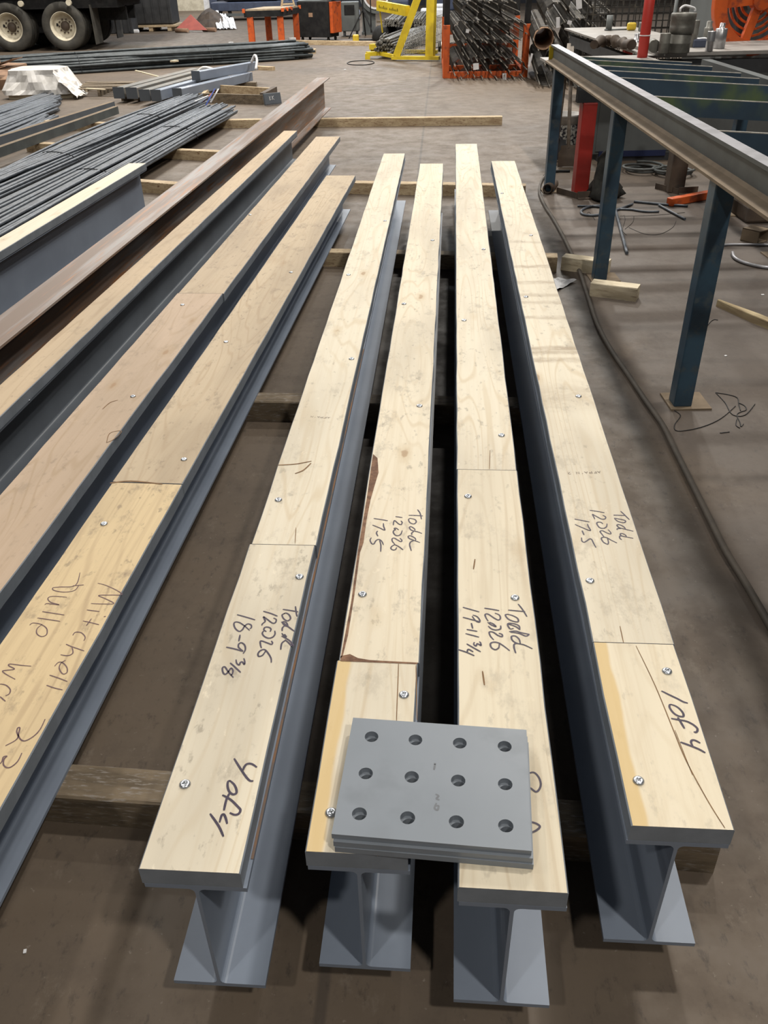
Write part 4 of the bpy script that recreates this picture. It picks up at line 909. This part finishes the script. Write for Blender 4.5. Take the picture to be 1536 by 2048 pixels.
# ------------------------------------------------------------------ truck
tk = thing('dump_truck', 'black truck with cream wheel rims at the upper left corner', 'truck', (-7.8, 23.5, 0))
def wheel(cx, cy, face=-1, rim=True):
    M = Matrix.Translation((cx, cy, .5)) @ Matrix.Rotation(R(90), 4, 'X') if face < 0 else Matrix.Translation((cx, cy, .5)) @ Matrix.Rotation(R(-90), 4, 'X')
    mb = MB(); mb.lathe([(.285, -.12), (.30, .125), (.40, .138), (.47, .125), (.497, .09), (.50, .04), (.49, .03), (.50, .02), (.50, -.02), (.49, -.03), (.50, -.04), (.497, -.09), (.46, -.13), (.30, -.125)], M, 40, True)
    w = mb.build('tyre', rubber, tk, smooth=True)
    if rim:
        mb = MB(); mb.lathe([(.285, .115), (.30, .125), (.295, .11), (.27, .095), (.255, .03), (.25, -.03), (.20, -.06), (.15, -.065), (.0001, -.065), (.0001, -.1), (.285, -.1)], M, 36, True); mb.build('rim', cream, w, smooth=True)
        mb = MB(); mb.lathe([(.10, -.064), (.10, -.02), (.075, .02), (.0001, .025)], M, 20)
        for k in range(10): mb.lathe([(.016, -.064), (.016, -.025), (.0001, -.022)], M @ Matrix.Rotation(R(36*k), 4, 'Z') @ Matrix.Translation((.142, 0, 0)), 8)
        mb.build('hub', brown, w, smooth=True)
        mb = MB(); mb.lathe([(.034, -.0645), (.034, -.058), (.0001, -.0575)], M @ Matrix.Rotation(R(172), 4, 'Z') @ Matrix.Translation((.195, 0, .004)), 12); mb.build('hand_hole', black, w)
for cx in (-8.47, -7.22):
    wheel(cx, 22.58); wheel(cx, 22.92, -1, False); wheel(cx, 24.55, 1, False); wheel(cx, 24.9, 1)
for y in (22.75, 24.7):
    mb = MB(); mb.tube([(-8.47, y, .5), (-8.47, 23.7, .5)], .07, 10); mb.build('axle', black, tk)
    mb = MB(); mb.tube([(-7.22, y, .5), (-7.22, 23.7, .5)], .07, 10); mb.build('axle', black, tk)
mb = MB(); mb.box((-9.4, 23.3, .72), (7.0, .12, .3)); mb.box((-9.4, 24.1, .72), (7.0, .12, .3)); mb.box((-9.4, 23.7, .98), (7.0, 2.3, .26)); mb.box((-7.85, 23.7, .55), (.5, 1.4, .4)); mb.build('chassis', black, tk)
mb = MB(); mb.box((-9.6, 23.7, 1.87), (8.2, 2.5, 1.54), bev=.02)
for k in range(8): mb.box((-12.9+.95*k, 22.4, 1.85), (.1, .08, 1.5))
mb.build('dump_body', black, tk)
for y in (22.75, 24.7):
    mb = MB(); mb.box((-6.52, y, .52), (.02, .6, .8)); mb.build('mud_flap', rubber, tk)
for x in (-8.05, -6.95):
    mb = MB(); mb.lathe([(.0001, 0), (.06, 0), (.06, .08), (.0001, .08)], Matrix.Translation((x, 22.4, .97)) @ Matrix.Rotation(R(90), 4, 'X'), 14); mb.build('marker_lamp', cream, tk, label='pale round marker lamp')

# ------------------------------------------------------------------ things across the far floor
cr = thing('dark_crate_load', 'dark grey strapped load on a yellowish pallet behind the truck', 'crate', (-6.6, 29.4, 0))
mb = MB(); mb.box((-6.72, 29.7, .98), (1.35, 1.1, 1.6), bev=.03)
for k in range(6): mb.box((-7.32+.24*k, 29.14, .95), (.03, .03, 1.5))
mb.build('load', dgrey, cr)
for k in range(3):
    mb = MB(); mb.box((-7.25+.56*k, 29.55, .06), (.12, 1.2, .10)); mb.build('runner', dun, cr)
mb = MB(); mb.box((-6.68, 29.55, .14), (1.5, 1.25, .05)); mb.build('deck', dun, cr)
mb = MB(); mb.box((-7.45, 28.6, .55), (.8, .7, 1.1), bev=.02)
for k in range(4): mb.box((-7.75+.2*k, 28.24, .55), (.05, .03, 1.0))
single(mb, 'dark_drum_rack', dgrey, (-7.45, 28.6, 0), 'dark slatted crate just behind the truck tail', 'crate')
mb = MB(); p = at(295, 66); mb.box((p.x-.35, p.y, .05), (.22, .12, .1), bev=.03); single(mb, 'white_rag', paper, (p.x-.35, p.y, 0), 'small white rag on the floor by the slatted crate', 'rag')
rd = thing('red_wedge', 'faded red triangular sheet metal wedge on the far floor', 'wedge', (-5.25, 28.5, 0))
mb = MB(); mb._add([(-5.85, 28.3, .06), (-4.85, 28.0, .06), (-5.4, 28.7, .43), (-5.85, 28.36, .06), (-4.85, 28.06, .06), (-5.4, 28.76, .43)], [(0, 1, 2), (5, 4, 3), (0, 3, 4, 1), (1, 4, 5, 2), (2, 5, 3, 0)]); mb.build('sheet', brickred, rd)
for (x, y) in ((-5.55, 28.1), (-4.75, 28.15)):
    mb = MB(); mb.tube([(x-.25, y+.12, .06), (x+.15, y-.1, .06)], .055, 10); mb.build('roller', card, rd, smooth=True)
mb = MB(); vs = []; n = 10
for i in range(n+1):
    for j in range(n+1):
        u, v = i/n, j/n; vs.append((-5.6+1.3*u, 29.0+1.2*v, .001+max(0, .52*math.sin(math.pi*min(1, u*1.05))*math.sin(math.pi*v)+rnd.uniform(-.03, .05))*(0 if v in (0, 1) or u in (0, 1) else 1)))
mb._add(vs, [(i*(n+1)+j, (i+1)*(n+1)+j, (i+1)*(n+1)+j+1, i*(n+1)+j+1) for i in range(n) for j in range(n)]); single(mb, 'scrap_heap', brown, (-5, 29.5, 0), 'dark brown heap of crumpled scrap behind the red wedge', 'scrap heap', kind=None)
for i in range(3):
    crumple('white_sheet', ['large white sheet sliding off the brown scrap heap', 'middle white sheet beside the brown scrap heap', 'small white sheet on the floor right of the scrap heap'][i],
        [(-4.95+.22*i, 29.9, .46-.1*i), (-4.75+.22*i, 29.9, .44-.1*i), (-4.5+.2*i, 28.85, .02), (-4.68+.2*i, 28.85, .02)], 0, paper, 'sheet', .05, 6, 'white sheets by the scrap heap', (-4.7+.22*i, 29.3, 0))
tl = thing('flatbed_trailer', 'low blue grey flatbed trailer far behind the orange legged table', 'trailer', (-3.9, 34.5, 0))
mb = MB(); mb.box((-3.7, 34.8, .42), (3.9, 1.6, .26), bev=.02); mb.build('bed', bluebox, tl)
mb = MB(); mb.box((-3.7, 33.95, .18), (3.9, .08, .08)); mb.build('side_rail', mgrey, tl)
for x in (-5.2, -2.4):
    mb = MB(); mb.lathe([(.12, -.1), (.22, -.1), (.22, .1), (.12, .1)], Matrix.Translation((x, 34.2, .22)) @ Matrix.Rotation(R(90), 4, 'X'), 20, True); mb.build('wheel', rubber, tl)
mb = MB(); mb.box((-4.3, 34.9, .85), (1.9, 1.1, .55), bev=.05); mb.build('tarped_load', black, tl)
for i, (x, c) in enumerate(((-3.1, paper), (-2.75, bluebox), (-2.5, paper))):
    mb = MB(); mb.box((x, 34.6, .66), (.3, .4, .2+.08*i), bev=.03); mb.build('sack', c, tl)

ot = thing('orange_legged_table', 'small heavy table with a black top frame and bright orange legs', 'table', (-2.4, 22.7, 0))
for (x, y) in ((-2.80, 22.05), (-2.52, 23.2), (-2.13, 22.2), (-1.86, 23.35)):
    mb = MB(); mb.box((x, y, .345), (.14, .14, .57), bev=.008); mb.build('leg', orange, ot)
    mb = MB(); mb.box((x, y, .03), (.09, .09, .06)); mb.build('foot', black, ot)
mb = MB(); mb._add([(-2.92, 21.95, .62), (-2.05, 22.1, .62), (-1.76, 23.45, .62), (-2.62, 23.3, .62), (-2.92, 21.95, .74), (-2.05, 22.1, .74), (-1.76, 23.45, .74), (-2.62, 23.3, .74)], [(0, 3, 2, 1), (4, 5, 6, 7), (0, 1, 5, 4), (1, 2, 6, 5), (2, 3, 7, 6), (3, 0, 4, 7)]); mb.build('top_frame', black, ot)
mb = MB(); mb._add([(-2.88, 21.98, .741), (-2.08, 22.12, .741), (-1.80, 23.42, .741), (-2.6, 23.28, .741), (-2.88, 21.98, .775), (-2.08, 22.12, .775), (-1.80, 23.42, .775), (-2.6, 23.28, .775)], [(0, 3, 2, 1), (4, 5, 6, 7), (0, 1, 5, 4), (1, 2, 6, 5), (2, 3, 7, 6), (3, 0, 4, 7)]); mb.build('top_plate', pbr('worn_tan_top', (.42, .33, .22), (.3, .24, .17), 8, .6), ot)
for k, t_ in enumerate((0, .25, .5, 1.0)):
    q = Vector((-2.05, 22.1, .745)).lerp(Vector((-1.76, 23.45, .745)), t_); mb = MB(); mb.box((q.x, q.y, q.z), (.06, .06, .07)); mb.build('stop_peg', orange, ot)
mb = MB(); mb.box((-2.92, 21.95, .745), (.06, .06, .08)); mb.build('stop_peg', orange, ot)
mb = MB(); mb.box((-1.93, 22.75, .22), (.17, .06, .10), bev=.015); single(mb, 'white_pouch', paper, (-1.93, 22.75, .17), 'white pouch on the floor end of the right orange leg', 'pouch')
bpy.data.objects['white_pouch'].location.z = .05
pt = thing('wooden_stand', 'tan wooden braces standing on the orange legged table', 'stand', (-2.0, 23.1, .776))
for p, q in (((-2.16, 23.1, .776), (-2.08, 23.15, 1.15)), ((-1.86, 23.2, .776), (-1.95, 23.2, 1.15)), ((-2.15, 23.1, .82), (-1.86, 23.2, .82))):
    mb = MB(); mb.bar(p, q, .035, .035); mb.build('brace', dun, pt)

wd = thing('welder_cabinet', 'black welding power cabinet with a small label, right of the orange legged table', 'cabinet', (-1.4, 24.0, 0))
Mw2 = Matrix.Translation((-1.36, 24.0, 0)) @ Matrix.Rotation(R(-24), 4, 'Z')
mb = MB(); mb.box((0, 0, .46), (.86, .55, .76), Mw2, .015); mb.build('case', black, wd)
mb = MB(); mb.box((.475, .02, .50), (.085, .5, .66), Mw2, .008); mb.build('side_panel', orange, wd, label='orange side panel')
mb = MB(); mb.box((-.06, -.2765, .56), (.11, .003, .09), Mw2); mb.build('rating_label', card, wd, label='small tan and grey label')
mb = MB(); mb.box((0, 0, .85), (.80, .5, .02), Mw2); mb.build('lid', mgrey, wd)
for sx_ in (-.36, .36):
    for sy_ in (-.2, .2):
        mb = MB(); mb.tube([Mw2 @ Vector((sx_-.02, sy_, .04)), Mw2 @ Vector((sx_+.02, sy_, .04))], .04, 12); mb.bar(Mw2 @ Vector((sx_, sy_, .05)), Mw2 @ Vector((sx_, sy_, .085)), .02, .02); mb.build('caster', rubber, wd)
mb = MB(); mb.tube([Mw2 @ Vector((.12, .05, 1.0)), Mw2 @ Vector((.62, .05, 1.0))], .13, 18); single(mb, 'red_tank', redbright, tuple(Mw2 @ Vector((.3, .05, .865))), 'red cylinder lying on top of the black welding cabinet', 'tank', None, True)

gm = thing('grey_power_unit', 'battered grey machine box standing right of the black welding cabinet', 'machine', (-.62, 25.2, 0))
mb = MB(); mb.box((-.58, 25.2, .45), (.46, .5, .66), bev=.02); mb.build('case', mgrey, gm)
mb = MB(); mb.box((-.60, 24.945, .60), (.26, .012, .22)); mb.build('vent_panel', black, gm)
for x in (-.75, -.42):
    mb = MB(); mb.box((x, 25.2, .06), (.06, .45, .12)); mb.build('foot', dgrey, gm)
tp = thing('pipe_stand', 'thin black tripod pipe stand in the far background', 'stand', (-.28, 24.6, 0))
for q in ((-.62, 24.3, .0), (.05, 24.2, 0), (-.2, 25.2, 0)):
    mb = MB(); mb.tube([q, (-.25, 24.6, .62)], .016, 8); mb.build('leg', black, tp)
mb = MB(); mb.tube([(-.25, 24.6, .55), (-.25, 24.6, 1.1)], .02, 8); mb.build('post', black, tp)
mb = MB(); mb.tube([(-.05, 24.6, .1), (-.05, 24.6, 1.1)], .016, 8); mb.tube([(-.05, 24.6, .9), (-.25, 24.6, .9)], .012, 8); mb.build('arm', black, tp)
ym = thing('yellow_cable_reel', 'small yellow block with a cord on the floor behind the timber', 'reel', (-.4, 22.9, 0))
mb = MB(); mb.box((-.42, 23.0, .085), (.15, .14, .17), bev=.03); mb.build('block', greenink, ym)
mb = MB(); mb.tube([(-.34, 23.0, .06), (-.1, 22.95, .06), (.15, 23.0, .04)], .02, 8); mb.build('cord', dgrey, ym)
gd = thing('round_saw_guard', 'grey round machine guard with a bright white rim in the far background', 'machine', (.1, 25.6, 0))
cg = aty(752, -12, 25.5)
mb = MB(); mb.lathe([(.0001, 0), (.44, 0), (.44, .08), (.0001, .08)], Matrix.Translation((cg.x, 25.6, cg.z)) @ Matrix.Rotation(R(90), 4, 'X'), 36); mb.box((cg.x-.2, 25.75, .55), (.35, .2, 1.1)); mb.box((cg.x, 25.75, .03), (.8, .5, .06)); mb.build('housing', mgrey, gd)
mb = MB(); mb.lathe([(.30, 0), (.345, 0), (.345, .02), (.30, .02)], Matrix.Translation((cg.x, 25.515, cg.z)) @ Matrix.Rotation(R(90), 4, 'X'), 36, True); mb.build('rim', paper, gd, label='bright white rim')
mb = MB(); mb.lathe([(.0001, 0), (.3, 0), (.3, .01), (.0001, .01)], Matrix.Translation((cg.x, 25.515, cg.z)) @ Matrix.Rotation(R(90), 4, 'X'), 30); mb.build('disc', card, gd)
GBX = 'pale boxes and sacks on the far floor'
for i, (px, py, w, h, mt, lb) in enumerate([(868, 35, .9, .28, paper, 'long white sack pile behind the yellow rack'), (800, 20, .7, .4, bluebox, 'blue sack pile behind the yellow crossbar'), (700, 40, .7, .3, pbr('pale_blue_sheet', (.45, .48, .58), None, 5, .6), 'pale blue sheet bundle behind the pipe stand'), (540, 12, .6, .3, pbr('pale_blue_sheet', (.4, .4, .5), None, 5, .6), 'pale blue bundle far left behind the orange legged table'), (880, 8, 1.1, .5, bluebox, 'dark blue crate stack behind the orange stillage post')]):
    p = at(px, py); mb = MB(); p = p if p.y < 38 else Vector((p.x*38/p.y, 38, 0)); mb.box((p.x, p.y, h/2), (w, .5, h), bev=.06); mb.box((p.x+.1, p.y, h+.06), (w*.6, .4, .12), bev=.05)
    single(mb, 'sack_pile', mt, (p.x, p.y, 0), lb, 'sacks', GBX)

# ------------------------------------------------------------------ yellow rack with rods
yr = thing('yellow_a_frame', 'yellow welded A frame rack with a lettered crossbar', 'rack', (.9, 18.5, 0))
mb = MB(); mb.bar((.36, 18.33, .05), (1.26, 18.05, .05), .13, .06); mb.build('base_bar', yellow, yr)
mb = MB(); mb.bar((.66, 19.75, .04), (1.32, 19.55, .04), .12, .06); mb.build('base_bar', yellow, yr)
mb = MB(); mb.bar((1.09, 18.14, .08), (1.12, 18.2, 1.7), .16, .12); mb.build('upright', yellow, yr)
mb = MB(); mb.bar((1.17, 19.62, .07), (1.12, 18.6, 1.7), .10, .10); mb.build('back_upright', yellow, yr)
dt = aty(848, -38, 18.25)
mb = MB(); mb.bar((.44, 18.32, .08), dt, .13, .12, (0, 1, 0)); mb.build('diagonal', yellow, yr)
c1, c0_ = aty(815, 22, 18.3), aty(757, 11, 19.2)
mb = MB(); mb.bar(c0_, c1, .10, .17); cbm = mb.build('crossbar', yellow, yr)
mb = MB(); e = (c1-c0_).normalized(); nrm = Vector((e.y, -e.x, 0)).normalized(); nrm = nrm if nrm.y < 0 else -nrm
for k in range(13):
    if k == 6: continue
    q = c0_+e*(.1+.055*k)+nrm*.052+Vector((0, 0, -.01)); hh = .03 if k % 3 else .05
    mb.tube([q+Vector((0, 0, -.025)), q+e*.012+Vector((0, 0, hh-.02)), q+e*.03+Vector((0, 0, -.02))], .004, 4)
mb.build('stencil_lettering', black, yr, label='small black lettering')
mb = MB(); mb.bar((-.13, 18.75, .09), (.25, 18.9, .09), .14, .07); mb.bar((-.12, 18.72, .0), (-.12, 18.72, .1), .1, .07, (0, 1, 0)); mb.bar((.1, 18.85, .09), (.44, 18.35, .06), .07, .06); mb.build('outrigger', yellow, yr)
mb = MB(); mb.bar((-.05, 19.8, .14), (.3, 19.6, .14), .16, .1); mb.bar((-.02, 19.8, .0), (-.02, 19.8, .14), .08, .07, (0, 1, 0)); mb.bar((.1, 19.7, .12), (.66, 19.72, .05), .07, .06); mb.build('outrigger', yellow, yr)
mb = MB(); qq = aty(765, 65, 19.3); mb.tube([c0_+Vector((.02, 0, -.05)), qq], .015, 6); mb.build('hanging_strap', yellow, yr)
rdm = pbr('steel_rod', (.20, .195, .18), (.12, .115, .105), 14, .45, .4)
bundle('bundle of grey steel rods with bright cut ends held in the yellow rack', (1.0, 22.2), (.22, 18.75), .20, 48, .021, .11, 4, .12, rdm, None, .1, 0, (.5,))
mb = MB(); vs = []; n = 14; pc = at(772, 88)
for i, (z, r) in enumerate([(.0, .30), (.1, .33), (.22, .31), (.33, .22), (.38, .08), (.385, .001)]):
    for k in range(n): a = 2*math.pi*k/n; vs.append((pc.x+r*math.cos(a), pc.y+.5+r*math.sin(a)*1.1, z+.001))
mb._add(vs, [(i*n+k, i*n+(k+1) % n, (i+1)*n+(k+1) % n, (i+1)*n+k) for i in range(5) for k in range(n)] + [tuple(range(n))[::-1]]); single(mb, 'black_sack', black, (pc.x, pc.y+.5, 0), 'round black sack behind the steel rods in the yellow rack', 'sack', None, True)
# stacked pipes behind the rack
GP = 'bundles of thin pipe stacked behind the yellow rack'
for i, (x, z, n_) in enumerate([(.32, .02, 22), (.85, .02, 22), (.42, .36, 20), (.95, .36, 20)]):
    bundle(['lower left', 'lower right', 'upper left', 'upper right'][i] + ' bundle of thin pipes stacked behind the yellow rack', (x+.35, 25.5), (x, 21.9), .22, n_, .028, z, 4, .04, rdm, GP, .05, 0, ())
for z, y in ((.31, 23.0), (.31, 24.8)): timber('timber spacer between the stacked pipe bundles, ' + ('nearer' if y < 24 else 'farther'), (.1, y), (1.5, y+.05), .08, .05, dun_dk, 'spacers between pipe bundles', z=z)
# wire mesh sheets
def mesh_sheet(label, o_, e1, e2, n1, n2, sag, mat=rdm, r=.0055, group='wire mesh sheets', name='wire_mesh'):
    o_, e1, e2 = Vector(o_), Vector(e1), Vector(e2); mb = MB()
    P = lambda u, v: o_+e1*u+e2*v+Vector((0, 0, sag*math.sin(math.pi*u)*math.sin(math.pi*v)))
    for i in range(n1+1): mb.tube([P(i/n1, k/4) for k in range(5)], r, 4)
    for j in range(n2+1): mb.tube([P(k/4, j/n2) for k in range(5)], r, 4)
    return single(mb, name, mat, tuple(o_), label, 'mesh', group)
mesh_sheet('curved wire mesh sheet leaning low inside the yellow rack', (.55, 18.7, .02), (.75, .5, .12), (.12, .9, .42), 24, 4, .12)
mesh_sheet('wire mesh sheet sticking out right of the yellow upright', (1.2, 18.9, .15), (.42, .1, .1), (.0, .6, .5), 14, 3, .05)
mb = MB(); p = at(880, 105); mb.tube([(p.x-.9, p.y-.3, .10), (p.x, p.y+.2, .18)], .012, 6); mb.box((p.x, p.y+.2, .14), (.07, .06, .12)); mb.tube([(p.x, p.y+.2, .085), (p.x+.35, p.y+.2, .08)], .01, 6); mb.box((p.x, p.y+.2, .04), (.05, .05, .08)); single(mb, 'prop_bar', black, (p.x, p.y, 0), 'black bar and clamp lying between the yellow rack and the orange stillage', 'bar')
mb = MB(); p = at(881, 97); mb.lathe([(.0001, .0), (.05, .01), (.07, .07), (.05, .12), (.0001, .13)], Matrix.Translation((p.x, p.y, 0)), 12); single(mb, 'plastic_bottle', white, (p.x, p.y, 0), 'crushed white plastic jug beside the orange stillage post', 'jug', None, True)
coil('thin black wire hoop lying on the open floor before the yellow rack', 720, 127, .27, 1.0, wire, .008, .42, None, 'wire_hoop')

# ------------------------------------------------------------------ orange stillage and rebar cages
st = thing('orange_stillage', 'orange steel stillage frame holding rebar cages', 'stillage', (1.8, 16.3, 0))
for (x, y) in ((1.17, 15.2), (2.43, 15.1), (1.32, 17.6), (2.62, 17.5)):
    mb = MB(); mb.box((x, y, .375), (.10, .10, .75), bev=.006); o = mb.build('post', orange, st)
    mb = MB(); mb.box((x, y, 1.12), (.085, .085, .74), bev=.006); mb.build('post_extension', black, o, label='black upper post')
for p, q in (((1.17, 15.2), (2.43, 15.1)), ((1.32, 17.6), (2.62, 17.5)), ((1.17, 15.2), (1.32, 17.6)), ((2.43, 15.1), (2.62, 17.5)), ((1.23, 16.2), (2.5, 16.1))):
    mb = MB(); mb.bar((*p, .045), (*q, .045), .09, .09); mb.build('base_rail', orange, st)
for z in (.28, .5):
    mb = MB(); mb.bar((1.32, 17.6, z), (2.62, 17.5, z), .05, .07); mb.build('back_rail', orange, st)
cagem = pbr('cage_steel', (.036, .033, .029), (.02, .018, .016), 12, .5, .3, c3=(.08, .068, .05), s3=9)
cagebar = pbr('cage_bar_steel', (.125, .11, .09), (.055, .048, .04), 6, .5, .2)
endm = pbr('cut_end_steel', (.40, .38, .33), None, 8, .4, .5)
def cage(label, near, far, r, nb=6, pitch=.075, tail=.16, lined=False, group='round rebar cages'):
    near, far = Vector(near), Vector(far); d = (far-near); L = d.length; d.normalize(); s = d.cross(Vector((0, 0, 1))).normalized(); u = s.cross(d)
    t = thing('rebar_cage', label, 'rebar cage', (near.x, near.y, max(0, near.z-r)), 0, group)
    ph = rnd.uniform(0, 1)
    for k in range(nb):
        a = 2*math.pi*(k+ph)/nb; o_ = (s*math.cos(a)+u*math.sin(a))*(r-.012)
        mb = MB(); e = tail*rnd.uniform(.4, 1.2); p0 = near+o_-d*e
        mb.tube([p0, far+o_], .010, 6); b_ = mb.build('long_bar', cagebar, t, smooth=True)
        mb = MB(); mb.tube([p0-d*.003, p0+d*.008], .0108, 6); mb.build('cut_end', endm, b_, label='bright cut end')
    mb = MB(); N = int(L/pitch); pts = []
    for i in range(N*10+1):
        a = 2*math.pi*i/10; pts.append(near+d*(L*i/(N*10))+(s*math.cos(a)+u*math.sin(a))*r)
    mb.tube(pts, .0042, 4); mb.build('spiral_tie', cagem, t)
    if lined:
        mb = MB(); n = 20; vs = []
        for rr, q in ((r-.028, 0), (r-.028, 1), (r-.02, 1), (r-.02, 0)):
            vs += [near+d*(q*L*.98+.01)+(s*math.cos(2*math.pi*k/n)+u*math.sin(2*math.pi*k/n))*rr for k in range(n)]
        mb._add(vs, [(i*n+k, i*n+(k+1) % n, ((i+1) % 4)*n+(k+1) % n, ((i+1) % 4)*n+k) for i in range(4) for k in range(n)]); mb.build('form_tube', card, t, smooth=True, label='brown form tube inside')
    return t
GC = 'rebar cages in the orange stillage'
rows = [(.10, [(1.40, .0), (1.69, .02), (1.98, -.05), (2.26, -.24)], .138), (.36, [(1.54, .12), (1.84, .1), (2.14, -.05)], .138), (.62, [(1.40, .18), (1.69, .2), (1.99, .1), (2.28, .0)], .138), (.88, [(1.54, .3), (1.86, .25), (2.16, .2)], .138), (1.14, [(1.42, .35), (1.72, .35), (2.05, .3)], .138)]
names = [['leftmost', 'second from left', 'third from left', 'rightmost'], ['left', 'middle', 'right'], ['leftmost', 'second from left', 'third from left', 'rightmost'], ['left', 'middle', 'right'], ['left', 'middle', 'right']]
rn = ['bottom', 'second', 'middle', 'fourth', 'topmost']
for i, (z, xs_, r) in enumerate(rows):
    for j, (x, dy) in enumerate(xs_):
        cage('%s rebar cage in the %s row inside the orange stillage' % (names[i][j], rn[i]), (x, 15.02+dy, z+r-.09), (x+.14, 18.4+dy, z+r-.09), r, 6, .085, .30, group=GC)
GC2 = 'rebar cages piled right of the stillage'
cl = [(1094, 152, 13.7, 0, 'bottom left rebar cage of the pile right of the stillage, end facing out'), (1152, 160, 13.5, 0, 'bottom rebar cage of the pile, partly behind the far blue leg'), (1200, 165, 13.5, 0, 'bottom right rebar cage of the pile, under the bench edge'),
      (1088, 78, 13.9, 1, 'rebar cage with a brown form tube inside, right beside the stillage'), (1112, 118, 13.8, 0, 'rebar cage in the second row of the pile, above the far blue leg'), (1163, 108, 13.8, 0, 'rebar cage in the second row of the pile, behind the beam end'),
      (1210, 108, 13.8, 0, 'rebar cage in the second row of the pile, right beside the bench deck'), (1206, 4, 14.2, 0, 'topmost rebar cage at the right of the pile, above the bench corner'),
      (1158, 62, 13.9, 0, 'rebar cage in the third row of the pile with its ring facing out'), (1112, 30, 14.1, 0, 'rebar cage high in the pile just right of the stillage post'), (1205, 52, 14.1, 0, 'rebar cage high in the pile at right, beside the bench corner'), (1160, 14, 14.2, 0, 'topmost rebar cage of the pile right of the stillage')]
for px, py, y, ln, lb in cl:
    c = aty(px, py, y); c.z = max(c.z, .172)
    cage(lb, c, c+Vector((.25, 2.3, .12)), .165, 6, .055, .10, bool(ln), GC2)
# flat rebar mats behind the bench
def mat_panel(label, o_, e1, e2, n1, n2): return mesh_sheet(label, o_, e1, e2, n1, n2, 0, cagem, .009, 'rebar mats standing behind the bench', 'rebar_mat')
o1 = aty(1180, 62, 13.2)
mat_panel('tall dark rebar mat standing behind the left part of the bench', (o1.x, 13.6, .0), (1.3, -.15, 0), (0.1, .25, 1.5), 16, 18)
mat_panel('dark rebar mat leaning behind the dies on the bench', (4.15, 12.9, .0), (1.35, -.25, 0), (.1, .25, 1.25), 15, 14)
mat_panel('second dark rebar mat close behind the one at the left part of the bench', (o1.x+.1, 14.2, .0), (2.6, -.2, 0), (0, .25, 1.6), 26, 16)
mb = MB(); mb.tube([(4.0, 12.75, 1.35), (5.4, 12.5, 1.12)], .025, 8); mb.tube([(4.0, 12.75, .0), (4.0, 12.75, 1.35)], .025, 8); mb.tube([(5.4, 12.5, .0), (5.4, 12.5, 1.12)], .025, 8); single(mb, 'grey_rail', mgrey, (4.7, 12.6, 0), 'grey pipe rail in front of the rebar mat behind the dies', 'rail', None, True)
# white tags hanging on the cages
for i, (px, py, y, w, h) in enumerate([(935, 62, 14.8, .05, .05), (952, 133, 14.8, .09, .09), (1061, 120, 13.6, .03, .17), (1009, 155, 14.8, .06, .12), (1116, 45, 13.7, .05, .13), (1158, 8, 13.8, .08, .12), (1139, 45, 13.8, .06, .05)]):
    c = aty(px, py, y); host = min((o for o in COL.objects if o.name.startswith('rebar_cage')), key=lambda o: (o.location.x-c.x)**2+(o.location.y-c.y)**2+(o.location.z+.16-c.z)**2)
    mb = MB(); mb.box((0, 0, 0), (w, .004, h), Matrix.Translation(c) @ Matrix.Rotation(R(rnd.uniform(-15, 15)), 4, 'Y')); mb.build('paper_tag', paper, host, label='white paper tag')

# ------------------------------------------------------------------ scraps on the floor
GS = 'pale scraps scattered on the floor'
for i, (px, py, s_, lb) in enumerate([(1525, 590, .016, 'bright white chip on the floor above the wooden stake'), (1411, 579, .014, 'dark nut on the floor right of the near blue leg'), (690, 140, .05, 'white scrap on the open floor beyond the wooden tray'), (743, 137, .03, 'small bright scrap near the wire hoop'), (462, 86, .10, 'pale flat scrap on the floor left of the orange legged table'), (1451, 712, .012, 'tiny pale chip near the wire tangle'), (349, 124, .12, 'pale yellow scrap lying on the long dark rebar pile'), (50, 1903, .008, 'tiny white chip on the floor at bottom left')]):
    z = .27 if i == 6 else 0; p = at(px, py, z); mb = MB(); mb.box((p.x, p.y, z+s_*.12), (s_, s_*.7, s_*.22), Matrix.Translation(p) @ Matrix.Rotation(i*.7, 4, 'Z') @ Matrix.Translation(-p)); single(mb, 'floor_scrap', black if i == 1 else (pale_block if i == 6 else paper), (p.x, p.y, z), lb, 'scrap', GS)
mb = MB(); p = at(612, 106); mb.box((p.x, p.y, .03), (.3, .12, .05)); mb.box((p.x+.18, p.y-.1, .04), (.08, .2, .08)); single(mb, 'wood_scrap', dun, (p.x, p.y, 0), 'small broken wood scrap at the right end of the long rebar pile', 'wood scrap')
